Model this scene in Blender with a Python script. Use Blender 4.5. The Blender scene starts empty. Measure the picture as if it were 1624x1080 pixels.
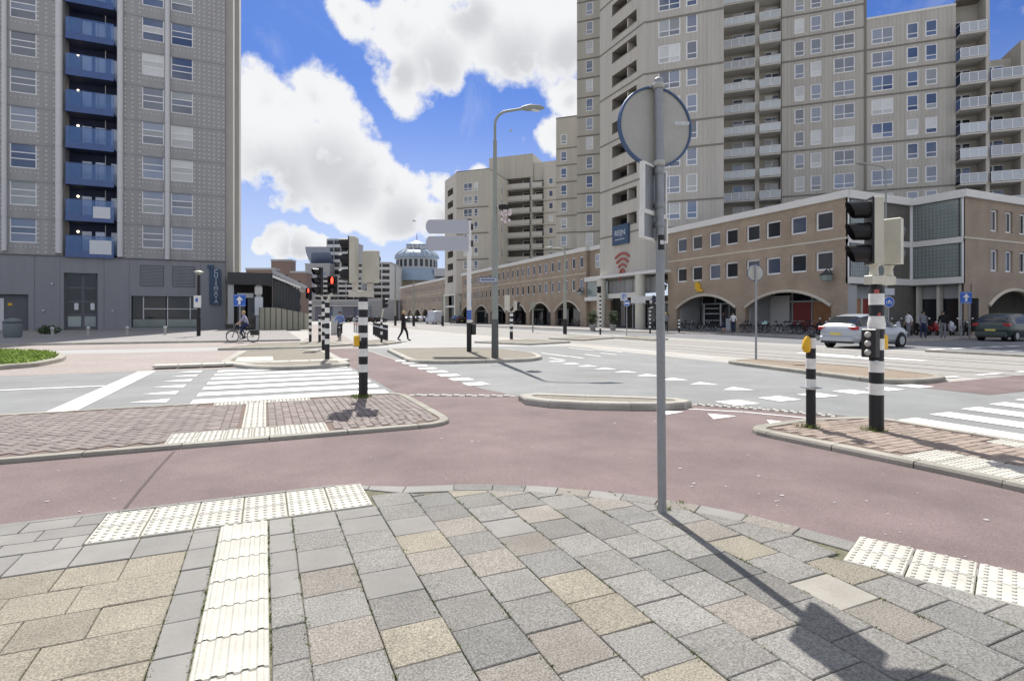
import bpy, math, random
from mathutils import Vector, Matrix
random.seed(7)
R = math.radians
sc = bpy.context.scene
COL = sc.collection
# ---------------------------------------------------------------- camera
# world axes follow the street grid: +y runs down the main street, +x towards the arcades
EYE = 1.5
YAW = math.atan2(.4084, .9128)
CA, SA, FPX = math.cos(YAW), math.sin(YAW), 876.0
cd = bpy.data.cameras.new('camera'); cam = bpy.data.objects.new('camera', cd); COL.objects.link(cam)
cam.location = (0, 0, EYE); cam.rotation_euler = (R(90), 0, -YAW)
cd.sensor_width = 36; cd.lens = FPX / 1624 * 36; cd.shift_y = -38 / 1624
cd.clip_start = .05; cd.clip_end = 6000
sc.camera = cam
# ---------------------------------------------------------------- light
SUN_EL = R(53); SUN_H = Vector((.20, .98)).normalized()
sl = bpy.data.lights.new('sun', 'SUN'); sl.energy = 4.6; sl.angle = R(.53); sl.color = (1, .955, .88)
so = bpy.data.objects.new('sun', sl); COL.objects.link(so)
sd = Vector((SUN_H.x * math.cos(SUN_EL), SUN_H.y * math.cos(SUN_EL), math.sin(SUN_EL)))
so.rotation_euler = sd.to_track_quat('Z', 'Y').to_euler(); so.location = sd * 300
sc.view_settings.view_transform = 'Standard'; sc.view_settings.look = 'None'
sc.view_settings.exposure = .52; sc.view_settings.gamma = 1; sc.view_settings.use_curve_mapping = False
sc.render.engine = 'CYCLES'
sc.cycles.max_bounces = 5; sc.cycles.diffuse_bounces = 3; sc.cycles.glossy_bounces = 2
sc.cycles.transmission_bounces = 4; sc.cycles.transparent_max_bounces = 6
try: sc.cycles.use_denoising = True
except Exception: pass

def sky_dir(px, py):                      # direction of a cloud seen at that place in the photograph
    X, Z = (px - 812) / FPX, (502 - py) / FPX
    v = Vector((CA * X + SA, -SA * X + CA, Z)); L = v.length
    return v / L, L

wd = bpy.data.worlds.new('World'); sc.world = wd; wd.use_nodes = True
N, LK = wd.node_tree.nodes, wd.node_tree.links
N.clear()
def nd(t, **k):
    n = N.new(t)
    for a, b in k.items(): setattr(n, a, b)
    return n
def wmath(op, a, b=None, c=None, clamp=False):
    n = nd('ShaderNodeMath', operation=op, use_clamp=clamp)
    for i, x in enumerate((a, b, c)):
        if x is None: continue
        if hasattr(x, 'is_linked'): LK.new(x, n.inputs[i])
        else: n.inputs[i].default_value = x
    return n.outputs[0]
def wstep(x, lo, hi):
    n = nd('ShaderNodeMapRange', interpolation_type='SMOOTHSTEP'); LK.new(x, n.inputs[0])
    n.inputs[1].default_value = lo; n.inputs[2].default_value = hi
    return n.outputs[0]
sky = nd('ShaderNodeTexSky', sky_type='NISHITA', sun_disc=False)
sky.sun_elevation = SUN_EL; sky.sun_rotation = math.atan2(SUN_H.x, SUN_H.y)
sky.air_density = 1.0; sky.dust_density = .5; sky.ozone_density = 2.2; sky.altitude = 0
hs = nd('ShaderNodeMixRGB', blend_type='MULTIPLY'); hs.inputs[0].default_value = 1; hs.inputs[2].default_value = (.25, .37, .655, 1)
LK.new(sky.outputs[0], hs.inputs[1])
tc = nd('ShaderNodeTexCoord'); DIR = tc.outputs['Generated']
def noise(scale, detail, rough, vec=DIR, dist=0):
    n = nd('ShaderNodeTexNoise'); n.inputs['Scale'].default_value = scale; n.inputs['Detail'].default_value = detail
    n.inputs['Roughness'].default_value = rough; n.inputs['Distortion'].default_value = dist
    LK.new(vec, n.inputs['Vector']); return n.outputs[0]
n1 = noise(13, 10, .60); n2 = noise(4.5, 5, .55); n3 = noise(7, 6, .6, dist=.4)
blobs = [(420,160,66),(500,158,60),(455,165,40),(395,225,90),(470,225,100),(535,220,66),(575,268,66),(615,300,50),(490,270,62),(540,290,66),
         (590,325,58),(655,318,48),(712,308,40),(690,340,46),(640,338,46),(560,330,46),(520,330,30),(760,300,34),(740,330,40),(780,330,50),
         (440,383,32),(480,386,32),(412,390,18),(505,392,24),
         (565,30,42),(640,50,78),(710,60,85),(790,55,90),(860,40,95),(920,50,80),(650,118,60),(640,150,44),(705,108,48),(545,8,30),(800,-40,120),(690,-30,100),
         (905,158,36),(882,212,32),(925,205,55),(835,100,24)]
acc = None
for px, py, r in blobs:
    c, L = sky_dir(px, py)
    d = nd('ShaderNodeVectorMath', operation='DISTANCE'); LK.new(DIR, d.inputs[0]); d.inputs[1].default_value = c
    m = wmath('MULTIPLY_ADD', d.outputs['Value'], -1 / (r / FPX / L), 1.0)
    acc = m if acc is None else wmath('SMOOTH_MAX', acc, m, .12)
# fair-weather cumulus carried over the unseen sky, made dense to keep up ambient light
d = nd('ShaderNodeVectorMath', operation='DISTANCE'); LK.new(DIR, d.inputs[0]); d.inputs[1].default_value = sky_dir(830, 330)[0]
rest = wmath('SUBTRACT', wmath('MULTIPLY', wstep(d.outputs['Value'], .74, .95), wmath('MULTIPLY_ADD', n2, 3.4, -1.20)), .25)
acc = wmath('MAXIMUM', acc, rest)
dens = wmath('ADD', wmath('ADD', acc, wmath('MULTIPLY_ADD', n1, 1.8, -.93)), wmath('MULTIPLY_ADD', noise(30, 8, .6), .42, -.21))
alpha = wstep(dens, -.06, .34)
sx = nd('ShaderNodeSeparateXYZ'); LK.new(DIR, sx.inputs[0])
veil = wmath('MULTIPLY', wstep(noise(6, 8, .65, dist=.8), .48, .78), .20)                       # thin high cloud
hor = wmath('MULTIPLY', wstep(sx.outputs['Z'], .42, .02), .55)            # pale band near the horizon
alpha2 = wmath('MAXIMUM', alpha, wmath('MAXIMUM', veil, hor))
grey = None                                                              # soft shaded bellies of the big clouds
for px, py, r in ((450,285,95),(520,265,80),(400,330,70),(640,352,60),(560,300,60),(720,350,50),(700,118,70),(820,95,80),(640,120,40),(900,90,60),(750,30,50),(470,400,40)):
    c, L = sky_dir(px, py)
    d = nd('ShaderNodeVectorMath', operation='DISTANCE'); LK.new(DIR, d.inputs[0]); d.inputs[1].default_value = c
    m = wmath('MULTIPLY_ADD', d.outputs['Value'], -1 / (r / FPX / L), 1.0)
    grey = m if grey is None else wmath('SMOOTH_MAX', grey, m, .2)
grey = wmath('MAXIMUM', grey, wmath('MULTIPLY', wstep(dens, .5, 1.3), .5))
core = wmath('MULTIPLY', wstep(wmath('ADD', grey, wmath('MULTIPLY_ADD', n3, .8, -.42)), -.05, .85), wstep(dens, .12, .55))
cr = nd('ShaderNodeMixRGB'); LK.new(core, cr.inputs[0])
STR = .12
def cc(r, g, b): return (r / STR, g / STR, b / STR, 1)
cr.inputs[1].default_value = cc(.635, .64, .65); cr.inputs[2].default_value = cc(.455, .463, .485)
mx = nd('ShaderNodeMixRGB'); LK.new(alpha2, mx.inputs[0]); LK.new(hs.outputs[0], mx.inputs[1]); LK.new(cr.outputs[0], mx.inputs[2])
bg = nd('ShaderNodeBackground'); bg.inputs[1].default_value = STR; LK.new(mx.outputs[0], bg.inputs[0])
wo = nd('ShaderNodeOutputWorld'); LK.new(bg.outputs[0], wo.inputs[0])
wd.cycles.sampling_method = 'MANUAL'; wd.cycles.sample_map_resolution = 512

# ---------------------------------------------------------------- sight lines used to survey the photograph
def ray(px):
    r = (px - 812) / FPX; return (r * CA + SA, CA - r * SA)
def G(px, py, z=0.0):                     # ground point at height z
    Y = FPX * (EYE - z) / (py - 502); d = ray(px); return (d[0] * Y, d[1] * Y)
def onx(px, x): d = ray(px); return d[1] * x / d[0]
def ony(px, y): d = ray(px); return d[0] * y / d[1]
def zat(py, x, y): return EYE + (502 - py) / FPX * (SA * x + CA * y)

# ---------------------------------------------------------------- materials
MATS = {}
def newmat(name):
    m = bpy.data.materials.new(name); m.use_nodes = True; MATS[name] = m
    return m, m.node_tree, m.node_tree.nodes['Principled BSDF']
def M(name, col, rough=.75, var=.12, scale=6, fine=0, fscale=120, bump=0, bscale=60, metal=0, spec=.4, rnd=0, island=False, stretch=None, stain=0, sscale=2.2):
    m, t, p = newmat(name)
    n, l = t.nodes, t.links
    p.inputs['Roughness'].default_value = rough; p.inputs['Metallic'].default_value = metal
    p.inputs['Specular IOR Level'].default_value = spec
    tc = n.new('ShaderNodeTexCoord'); src = tc.outputs['Object']
    if stretch:
        mp = n.new('ShaderNodeMapping'); mp.inputs['Scale'].default_value = stretch; l.new(src, mp.inputs[0]); src = mp.outputs[0]
    def nz(s, det=4):
        x = n.new('ShaderNodeTexNoise'); x.inputs['Scale'].default_value = s; x.inputs['Detail'].default_value = det
        x.inputs['Roughness'].default_value = .6; l.new(src, x.inputs['Vector']); return x.outputs[0]
    def ma(op, a, b, c=None):
        x = n.new('ShaderNodeMath'); x.operation = op
        for i, v in enumerate((a, b, c)):
            if v is None: continue
            if hasattr(v, 'is_linked'): l.new(v, x.inputs[i])
            else: x.inputs[i].default_value = v
        return x.outputs[0]
    f = ma('MULTIPLY_ADD', nz(scale), 2 * var * 1.6, 1 - var * 1.6)
    if fine: f = ma('MULTIPLY', f, ma('MULTIPLY_ADD', nz(fscale, 2), 2 * fine * 1.8, 1 - fine * 1.8))
    if stain: f = ma('MULTIPLY', f, ma('MULTIPLY_ADD', nz(sscale, 9), 2.6*stain, 1 - 1.3*stain))
    if rnd:
        if island:
            g = n.new('ShaderNodeNewGeometry'); rv = g.outputs['Random Per Island']
        else:
            g = n.new('ShaderNodeObjectInfo'); rv = g.outputs['Random']
        f = ma('MULTIPLY', f, ma('MULTIPLY_ADD', rv, 2 * rnd, 1 - rnd))
    vm = n.new('ShaderNodeVectorMath'); vm.operation = 'SCALE'; vm.inputs[0].default_value = col; l.new(f, vm.inputs['Scale'])
    l.new(vm.outputs[0], p.inputs['Base Color'])
    if bump:
        b = n.new('ShaderNodeBump'); b.inputs['Strength'].default_value = bump; b.inputs['Distance'].default_value = .01
        l.new(nz(bscale, 3), b.inputs['Height']); l.new(b.outputs[0], p.inputs['Normal'])
    return m
def brickmat(name, c1, c2, mort, bw=.23, bh=.075, xz=True, rough=.85, joint=.012, patch=.19):
    m, t, p = newmat(name); n, l = t.nodes, t.links
    tc = n.new('ShaderNodeTexCoord'); s = n.new('ShaderNodeSeparateXYZ'); c = n.new('ShaderNodeCombineXYZ')
    l.new(tc.outputs['Object'], s.inputs[0]); l.new(s.outputs[0], c.inputs[0]); l.new(s.outputs[2 if xz else 1], c.inputs[1])
    b = n.new('ShaderNodeTexBrick'); l.new(c.outputs[0], b.inputs['Vector'])
    b.inputs['Color1'].default_value = (*c1, 1); b.inputs['Color2'].default_value = (*c2, 1); b.inputs['Mortar'].default_value = (*mort, 1)
    b.inputs['Scale'].default_value = 1; b.inputs['Brick Width'].default_value = bw; b.inputs['Row Height'].default_value = bh
    b.inputs['Mortar Size'].default_value = joint; b.inputs['Bias'].default_value = 0
    z = n.new('ShaderNodeTexNoise'); z.inputs['Scale'].default_value = .5; z.inputs['Detail'].default_value = 5; l.new(tc.outputs['Object'], z.inputs['Vector'])
    r = n.new('ShaderNodeMapRange'); l.new(z.outputs[0], r.inputs[0]); r.inputs[3].default_value = 1 - patch * 2; r.inputs[4].default_value = 1 + patch * 2
    vm = n.new('ShaderNodeVectorMath'); vm.operation = 'SCALE'; l.new(b.outputs[0], vm.inputs[0]); l.new(r.outputs[0], vm.inputs['Scale'])
    l.new(vm.outputs[0], p.inputs['Base Color']); p.inputs['Roughness'].default_value = rough
    bp = n.new('ShaderNodeBump'); bp.inputs['Strength'].default_value = .25; bp.inputs['Distance'].default_value = .01; bp.invert = True
    l.new(b.outputs['Fac'], bp.inputs['Height']); l.new(bp.outputs[0], p.inputs['Normal'])
    return m
def ribmat(name, col, period=.3, strength=.5):
    m = M(name, col, .9, .09, .8, .05, 30, stretch=(1.6, 1.6, .12), stain=.16, sscale=.5)
    t = m.node_tree; n, l = t.nodes, t.links; p = n['Principled BSDF']
    tc = n.new('ShaderNodeTexCoord'); s = n.new('ShaderNodeSeparateXYZ'); l.new(tc.outputs['Object'], s.inputs[0])
    a = n.new('ShaderNodeMath'); a.operation = 'MULTIPLY'; a.inputs[1].default_value = 2 * math.pi / period; l.new(s.outputs[0], a.inputs[0])
    c = n.new('ShaderNodeMath'); c.operation = 'SINE'; l.new(a.outputs[0], c.inputs[0])
    c2 = n.new('ShaderNodeMapRange'); c2.interpolation_type = 'SMOOTHSTEP'; l.new(c.outputs[0], c2.inputs[0]); c2.inputs[1].default_value = -1; c2.inputs[2].default_value = -.5
    b = n.new('ShaderNodeBump'); b.inputs['Strength'].default_value = strength; b.inputs['Distance'].default_value = .04
    l.new(c2.outputs[0], b.inputs['Height']); l.new(b.outputs[0], p.inputs['Normal'])
    return m
def glassmat(name, col, rough=.06, spec=.9, coat=0.0):
    m = M(name, col, rough, .10, 1.3, spec=spec, rnd=.25); p = m.node_tree.nodes['Principled BSDF']
    p.inputs['IOR'].default_value = 1.7
    return m
def emat(name, col, e):
    m, t, p = newmat(name); p.inputs['Base Color'].default_value = (*col, 1); p.inputs['Emission Color'].default_value = (*col, 1); p.inputs['Emission Strength'].default_value = e
    return m

M('asphalt', (.225, .232, .232), .9, .15, .3, .16, 70, .5, 90, stain=.22, sscale=.9)
M('asphalt_pale', (.35, .347, .34), .9, .10, .3, .12, 60, .3, 80)
M('asphalt_shaded', (.17, .175, .185), .9, .12, .4, .14, 60, .3, 80, stain=.2, sscale=.7)  # darker asphalt, the shade on the arcade side put into the colour
M('red_asphalt', (.174, .133, .130), .92, .17, .55, .24, 75, .5, 90, stain=.24, sscale=1.1)
M('pale_paving', (.375, .36, .335), .9, .10, .25, .14, 9)
M('pink_brick_road', (.30, .262, .245), .9, .12, .4, .22, 9)
M('sidewalk', (.25, .24, .235), .9, .12, .5, .2, 6)
M('tram_bed', (.295, .285, .27), .9, .10, .4, .15, 5)
M('joint_sand', (.145, .14, .095), .95, .35, 9, .4, 60)
M('tile_grey', (.215, .209, .196), .9, .05, 7, .62, 105, .6, 160, rnd=.16, stain=0.24, sscale=2.6)
M('tile_dark', (.182, .179, .171), .9, .05, 7, .62, 105, .6, 160, rnd=.14, stain=0.24, sscale=2.6)
M('tile_beige', (.268, .244, .196), .9, .06, 7, .62, 105, .6, 160, rnd=.12, stain=0.24, sscale=2.6)
M('tile_pink', (.248, .229, .203), .9, .06, 7, .62, 105, .6, 160, rnd=.12, stain=0.24, sscale=2.6)
M('tile_smooth', (.222, .217, .205), .8, .05, 5, .07, 90, .15, 120, rnd=.10, stain=0.24, sscale=2.6)
M('tile_pale', (.30, .283, .25), .85, .06, 6, .10, 90, .2, 120, rnd=.08, stain=0.24, sscale=2.6)
M('tactile_white', (.475, .46, .41), .8, .07, 3, .08, 60, .2, 80, rnd=.05, stain=0.2, sscale=3.2)
M('kerb_stone', (.32, .305, .265), .9, .10, 3, .25, 90, .4, 120, rnd=.12, stain=0.24, sscale=2.6)
M('kerb_pale', (.37, .355, .315), .9, .10, 3, .2, 70, .3, 90, rnd=.1, stain=0.24, sscale=2.6)
M('brick_pink', (.225, .193, .18), .9, .10, 6, .2, 90, .4, 100, rnd=.15)
M('brick_pink_mass', (.225, .193, .18), .9, .10, 6, .2, 90, rnd=.15, island=True)
M('brick_brown', (.30, .242, .205), .9, .10, 6, .2, 90, .4, 100, rnd=.15)
M('brick_brown_mass', (.30, .242, .205), .9, .10, 6, .2, 90, rnd=.15, island=True)
M('island_fill', (.215, .197, .162), .95, .10, 1.2, .28, 24)
M('island_fill_red', (.25, .20, .155), .95, .12, 1.2, .28, 18)
M('sand_joint_red', (.16, .12, .10), .95, .2, 8)
M('road_paint', (.80, .80, .785), .7, .05, 3, .10, 45, stain=.22, sscale=5)
M('rail_steel', (.22, .21, .2), .35, .1, 3, metal=.8)
M('grass_green', (.29, .385, .095), .9, .35, .8, rnd=.45, island=True)
M('grass_soil', (.12, .17, .04), .95, .2, 2)
M('weed_green', (.15, .19, .04), .9, .2, 9, rnd=.4, island=True)
M('galvanised', (.30, .315, .335), .5, .12, 9, .08, 60, metal=.55)
M('sign_back', (.44, .435, .41), .55, .04, 3, .03, 40, metal=.15, stain=.12, sscale=6)
M('sign_blue', (.03, .12, .48), .45, .05, 4)
M('sign_rim_blue', (.055, .105, .22), .45, .05, 4)
M('white_paint', (.74, .74, .72), .5, .05, 3, stain=.16, sscale=7)
M('cream_paint', (.55, .535, .455), .5, .05, 4, stain=.16, sscale=5)
M('black_paint', (.012, .012, .014), .45, .1, 5)
M('dark_plastic', (.02, .021, .024), .4, .1, 6)
M('yellow_box', (.72, .43, .02), .45, .06, 6)
M('red_paint', (.5, .03, .03), .45, .06, 6)
M('lamp_base', (.10, .105, .10), .6, .1, 4)
M('lamp_green', (.30, .315, .27), .6, .08, 3, metal=.1)
M('lamp_grey', (.27, .29, .26), .55, .06, 4)
M('sign_grey_blue', (.44, .46, .52), .5, .03, 2)
M('board_blue', (.06, .14, .46), .5, .05, 4)
emat('red_signal', (1, .06, .03), 3.0)
emat('warm_bulb', (1, .85, .55), 5.0)
# buildings
M('tower_grey', (.335, .337, .34), .85, .08, .7, .05, 20, stretch=(1.6, 1.6, .14), stain=.16, sscale=.5)
M('tower_base', (.255, .265, .285), .8, .08, .5, .06, 14, stretch=(3, 3, .35))
M('tower_base_dark', (.12, .125, .14), .7, .08, 1.2)
M('stud_metal', (.55, .55, .54), .5, .05, 5)
M('pilaster_pale', (.60, .605, .62), .5, .04, .5, metal=.1)
M('side_cream', (.52, .50, .455), .85, .06, .4)
M('balcony_panel', (.09, .22, .52), .15, .1, .8, spec=.7)
MATS['balcony_panel'].node_tree.nodes['Principled BSDF'].inputs['Alpha'].default_value = .42
M('seam', (.09, .07, .07), .9, .2, 9)
M('gum', (.42, .40, .38), .8)
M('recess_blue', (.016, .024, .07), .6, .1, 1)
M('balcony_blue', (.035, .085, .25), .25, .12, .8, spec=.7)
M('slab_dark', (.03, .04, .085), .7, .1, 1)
glassmat('door_glass', (.34, .48, .70), .08)
glassmat('glass', (.060, .085, .145), .05)
glassmat('glass_blue', (.13, .175, .27), .06)
glassmat('glass_grey', (.055, .056, .06), .1, .6)
glassmat('glass_dark', (.020, .024, .030), .06, .35)
glassmat('glass_blind', (.55, .57, .57), .3, .5)
glassmat('glass_curtain', (.32, .35, .36), .2, .5)
glassmat('glass_green', (.22, .275, .265), .12, .6)
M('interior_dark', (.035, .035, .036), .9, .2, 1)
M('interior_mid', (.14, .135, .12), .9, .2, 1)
ribmat('beige_rib', (.485, .467, .425), .42, .8)
M('beige_concrete', (.485, .463, .41), .9, .08, .8, .04, 25, stretch=(1.6, 1.6, .12), stain=.14, sscale=.5)
M('beige_light', (.535, .51, .455), .9, .08, .8, .04, 25, stretch=(1.6, 1.6, .12), stain=.14, sscale=.5)
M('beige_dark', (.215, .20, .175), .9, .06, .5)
M('balcony_concrete', (.56, .545, .505), .85, .06, .6)
glassmat('balcony_glass', (.48, .52, .55), .15, .5)
M('window_white', (.82, .83, .85), .5, .02, 2)
brickmat('arcade_brick', (.40, .305, .22), (.33, .25, .18), (.36, .31, .245))
brickmat('arcade_brick_far', (.42, .335, .25), (.37, .295, .225), (.37, .31, .25))
brickmat('arcade_brick_side', (.36, .28, .205), (.31, .24, .18), (.34, .285, .23))
M('arch_stone', (.58, .54, .45), .85, .06, 1)
M('fascia_white', (.72, .715, .685), .7, .05, .8)
M('column_cream', (.60, .585, .51), .8, .07, 1)
M('panel_grey', (.40, .41, .42), .7, .06, .8)
M('poster_red', (.26, .05, .04), .5, .25, 2)
M('poster_orange', (.45, .22, .10), .5, .25, 2)
M('sign_navy', (.045, .085, .15), .5, .05, 1)
M('logo_red', (.40, .10, .08), .6, .15, 1)
M('letter_pale', (.62, .66, .70), .5, .03, 2)
M('kiosk_dark', (.045, .047, .05), .6, .12, 1)
M('kiosk_panel', (.33, .325, .255), .75, .10, 1.2, stretch=(6, 6, .4), rnd=.12)
M('brick_far', (.22, .16, .14), .9, .08, .3, .1, 6)
M('block_grey', (.36, .365, .375), .85, .06, .3)
M('block_white', (.58, .575, .555), .85, .06, .3)
M('dome_blue', (.27, .35, .45), .4, .10, .5, metal=.2)
M('dome_pale', (.50, .515, .53), .7, .06, .5)
M('sandstone', (.46, .40, .30), .9, .07, .3)
M('slate', (.20, .24, .31), .7, .1, .5)
# vehicles, people, plants
M('car_silver', (.42, .45, .50), .22, .03, 1, metal=.25, spec=.7)
M('car_green', (.02, .042, .04), .22, .05, 1, spec=.7)
M('van_white', (.56, .59, .66), .35, .03, 1)
M('car_black', (.014, .014, .016), .25, .03, 1, spec=.6)
M('tyre_rubber', (.018, .018, .018), .85, .1, 9)
M('rim_metal', (.42, .43, .45), .35, .06, 8, metal=.7)
M('tail_red', (.36, .012, .02), .25, .05, 5)
M('plate_yellow', (.62, .52, .16), .5, .05, 5)
M('bike_black', (.015, .015, .016), .4, .1, 6)
M('bike_blue', (.03, .10, .22), .4, .1, 6)
M('bike_red', (.25, .02, .03), .4, .1, 6)
M('crate_mint', (.42, .66, .62), .6, .05, 5)
M('skin', (.44, .27, .19), .7, .06, 9)
M('hair_blonde', (.42, .31, .16), .8, .2, 30)
M('hair_dark', (.03, .022, .016), .8, .2, 30)
M('cloth_lilac', (.30, .31, .42), .9, .08, 12)
M('cloth_navy', (.02, .03, .085), .9, .1, 12)
M('cloth_black', (.014, .014, .016), .9, .1, 12)
M('cloth_blue', (.16, .23, .45), .9, .1, 12)
M('cloth_white', (.72, .73, .74), .9, .05, 12)
M('cloth_grey', (.20, .21, .24), .9, .08, 12)
M('leaf_dark', (.05, .075, .03), .8, .3, 3, rnd=.5, island=True)
M('pot_grey', (.3, .3, .29), .8, .1, 4)
M('bin_grey', (.16, .19, .20), .6, .08, 3)
M('flower_white', (.7, .62, .64), .8, .15, 20)
M('gull_white', (.55, .57, .6), .8, .1, 20)
# ---------------------------------------------------------------- mesh helpers
class MB:
    def __init__(s): s.v = []; s.f = []; s.mi = []; s.sm = []; s.T = None
    def vt(s, p):
        p = Vector(p)
        if s.T is not None: p = s.T @ p
        s.v.append(p); return len(s.v) - 1
    def face(s, idx, mi=0, sm=False): s.f.append(tuple(idx)); s.mi.append(mi); s.sm.append(sm)
    def poly(s, pts, mi=0): s.face([s.vt(p) for p in pts], mi)
    def box(s, x0, x1, y0, y1, z0, z1, mi=0):
        a = [s.vt(p) for p in ((x0,y0,z0),(x1,y0,z0),(x1,y1,z0),(x0,y1,z0),(x0,y0,z1),(x1,y0,z1),(x1,y1,z1),(x0,y1,z1))]
        for q in ((0,3,2,1),(4,5,6,7),(0,1,5,4),(1,2,6,5),(2,3,7,6),(3,0,4,7)): s.face([a[i] for i in q], mi)
        return s
    def bbox(s, x0, x1, y0, y1, z0, z1, b=.01, mi=0):     # box with chamfered top edges
        a = [s.vt(p) for p in ((x0,y0,z0),(x1,y0,z0),(x1,y1,z0),(x0,y1,z0),(x0,y0,z1-b),(x1,y0,z1-b),(x1,y1,z1-b),(x0,y1,z1-b),
                               (x0+b,y0+b,z1),(x1-b,y0+b,z1),(x1-b,y1-b,z1),(x0+b,y1-b,z1))]
        for q in ((0,3,2,1),(8,9,10,11),(0,1,5,4),(1,2,6,5),(2,3,7,6),(3,0,4,7),(4,5,9,8),(5,6,10,9),(6,7,11,10),(7,4,8,11)): s.face([a[i] for i in q], mi)
        return s
    def prism(s, poly, z0, z1, mi=0, mtop=None, bottom=False):
        n = len(poly); lo = [s.vt((p[0], p[1], z0)) for p in poly]; hi = [s.vt((p[0], p[1], z1)) for p in poly]
        for i in range(n): j = (i + 1) % n; s.face((lo[i], lo[j], hi[j], hi[i]), mi)
        s.face(hi, mi if mtop is None else mtop)
        if bottom: s.face(lo[::-1], mi)
        return s
    def tube(s, pts, rad, n=10, mi=0, caps=True, sm=True):
        pts = [Vector(p) for p in pts]; m = len(pts)
        if not hasattr(rad, '__len__'): rad = [rad] * m
        rings = []; ref = None
        for i, p in enumerate(pts):
            t = (pts[min(i + 1, m - 1)] - pts[max(i - 1, 0)]).normalized()
            if ref is None: ref = Vector((0, 0, 1)) if abs(t.z) < .9 else Vector((1, 0, 0))
            u = (ref - t * ref.dot(t)).normalized(); w = t.cross(u); ref = u
            rings.append([s.vt(p + (u * math.cos(a) + w * math.sin(a)) * rad[i]) for a in (2 * math.pi * k / n for k in range(n))])
        for a, b in zip(rings, rings[1:]):
            for k in range(n): s.face((a[k], a[(k + 1) % n], b[(k + 1) % n], b[k]), mi, sm)
        if caps: s.face(rings[0][::-1], mi); s.face(rings[-1], mi)
        return s
    def lathe(s, prof, n=16, mi=0, c=(0, 0), a0=0, a1=2 * math.pi, sm=True):
        full = abs(a1 - a0 - 2 * math.pi) < 1e-6; k = n if full else n + 1
        rings = [[s.vt((c[0] + r * math.cos(a0 + (a1 - a0) * i / n), c[1] + r * math.sin(a0 + (a1 - a0) * i / n), z)) for i in range(k)] for r, z in prof]
        for a, b in zip(rings, rings[1:]):
            for i in range(n): j = (i + 1) % k; s.face((a[i], a[j], b[j], b[i]), mi, sm)
        if full:
            if prof[0][0] > 1e-4: s.face(rings[0][::-1], mi)
            if prof[-1][0] > 1e-4: s.face(rings[-1], mi)
        return s
    def disc(s, c, nrm, r, th, n=28, mi=0, mi2=None):     # flat round plate: c centre, nrm facing
        nrm = Vector(nrm).normalized(); q = nrm.to_track_quat('Z', 'Y'); c = Vector(c)
        a = [s.vt(c + q @ Vector((r * math.cos(2*math.pi*k/n), r * math.sin(2*math.pi*k/n), -th / 2))) for k in range(n)]
        b = [s.vt(c + q @ Vector((r * math.cos(2*math.pi*k/n), r * math.sin(2*math.pi*k/n), th / 2))) for k in range(n)]
        for k in range(n): s.face((a[k], a[(k+1) % n], b[(k+1) % n], b[k]), mi, True)
        s.face(a[::-1], mi); s.face(b, mi if mi2 is None else mi2)
        return s
    def sphere(s, c, r, n=10, m=6, mi=0, sx=(1, 1, 1)):
        c = Vector(c); rings = []
        for i in range(1, m):
            t = math.pi * i / m
            rings.append([s.vt(c + Vector((r*sx[0]*math.sin(t)*math.cos(2*math.pi*k/n), r*sx[1]*math.sin(t)*math.sin(2*math.pi*k/n), r*sx[2]*math.cos(t)))) for k in range(n)])
        t0 = s.vt(c + Vector((0, 0, r * sx[2]))); b0 = s.vt(c - Vector((0, 0, r * sx[2])))
        for k in range(n): s.face((t0, rings[0][k], rings[0][(k+1) % n]), mi, True); s.face((b0, rings[-1][(k+1) % n], rings[-1][k]), mi, True)
        for a, b in zip(rings, rings[1:]):
            for k in range(n): s.face((a[k], b[k], b[(k+1) % n], a[(k+1) % n]), mi, True)
        return s
    def torus(s, c, r, rr, n=22, m=6, mi=0, axis='y'):
        c = Vector(c); g = []
        for i in range(n):
            a = 2*math.pi*i/n; row = []
            for j in range(m):
                b = 2*math.pi*j/m; q = r + rr*math.cos(b); h = rr*math.sin(b)
                p = (q*math.cos(a), h, q*math.sin(a)) if axis == 'y' else (q*math.cos(a), q*math.sin(a), h)
                row.append(s.vt(c + Vector(p)))
            g.append(row)
        for i in range(n):
            for j in range(m): s.face((g[i][j], g[(i+1) % n][j], g[(i+1) % n][(j+1) % m], g[i][(j+1) % m]), mi, True)
        return s
    def mesh(s, name, mats):
        me = bpy.data.meshes.new(name); me.from_pydata([tuple(v) for v in s.v], [], s.f)
        for m in ([mats] if isinstance(mats, str) else mats): me.materials.append(MATS[m])
        me.polygons.foreach_set('material_index', s.mi); me.polygons.foreach_set('use_smooth', s.sm)
        if any(s.sm): me.set_sharp_from_angle(angle=R(42))
        me.update()
        return me
def put(name, me, parent=None, loc=(0, 0, 0), rot=(0, 0, 0), label=None, kind=None, mat=None):
    o = bpy.data.objects.new(name, me); COL.objects.link(o)
    o.location = loc; o.rotation_euler = rot
    if parent is not None: o.parent = parent
    if label: o['label'] = label
    if kind: o['kind'] = kind
    if mat:
        o.material_slots[0].link = 'OBJECT'; o.material_slots[0].material = MATS[mat]
    return o
def part(parent, name, mb, mats, loc=(0, 0, 0), rot=(0, 0, 0), **k): return put(name, mb.mesh(name, mats), parent, loc, rot, **k)
def thing(name, label, cat, loc=(0, 0, 0), rz=0, group=None):
    o = bpy.data.objects.new(name, None); COL.objects.link(o); o.empty_display_size = .2
    o.location = loc if len(loc) == 3 else (*loc, 0); o.rotation_euler = (0, 0, rz)
    o['label'] = label; o['category'] = cat
    if group: o['group'] = group
    return o
def single(name, mb, mats, label, cat, group=None, loc=(0, 0, 0), rz=0):
    o = part(None, name, mb, mats, loc, (0, 0, rz)); o['label'] = label; o['category'] = cat
    if group: o['group'] = group
    return o
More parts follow.
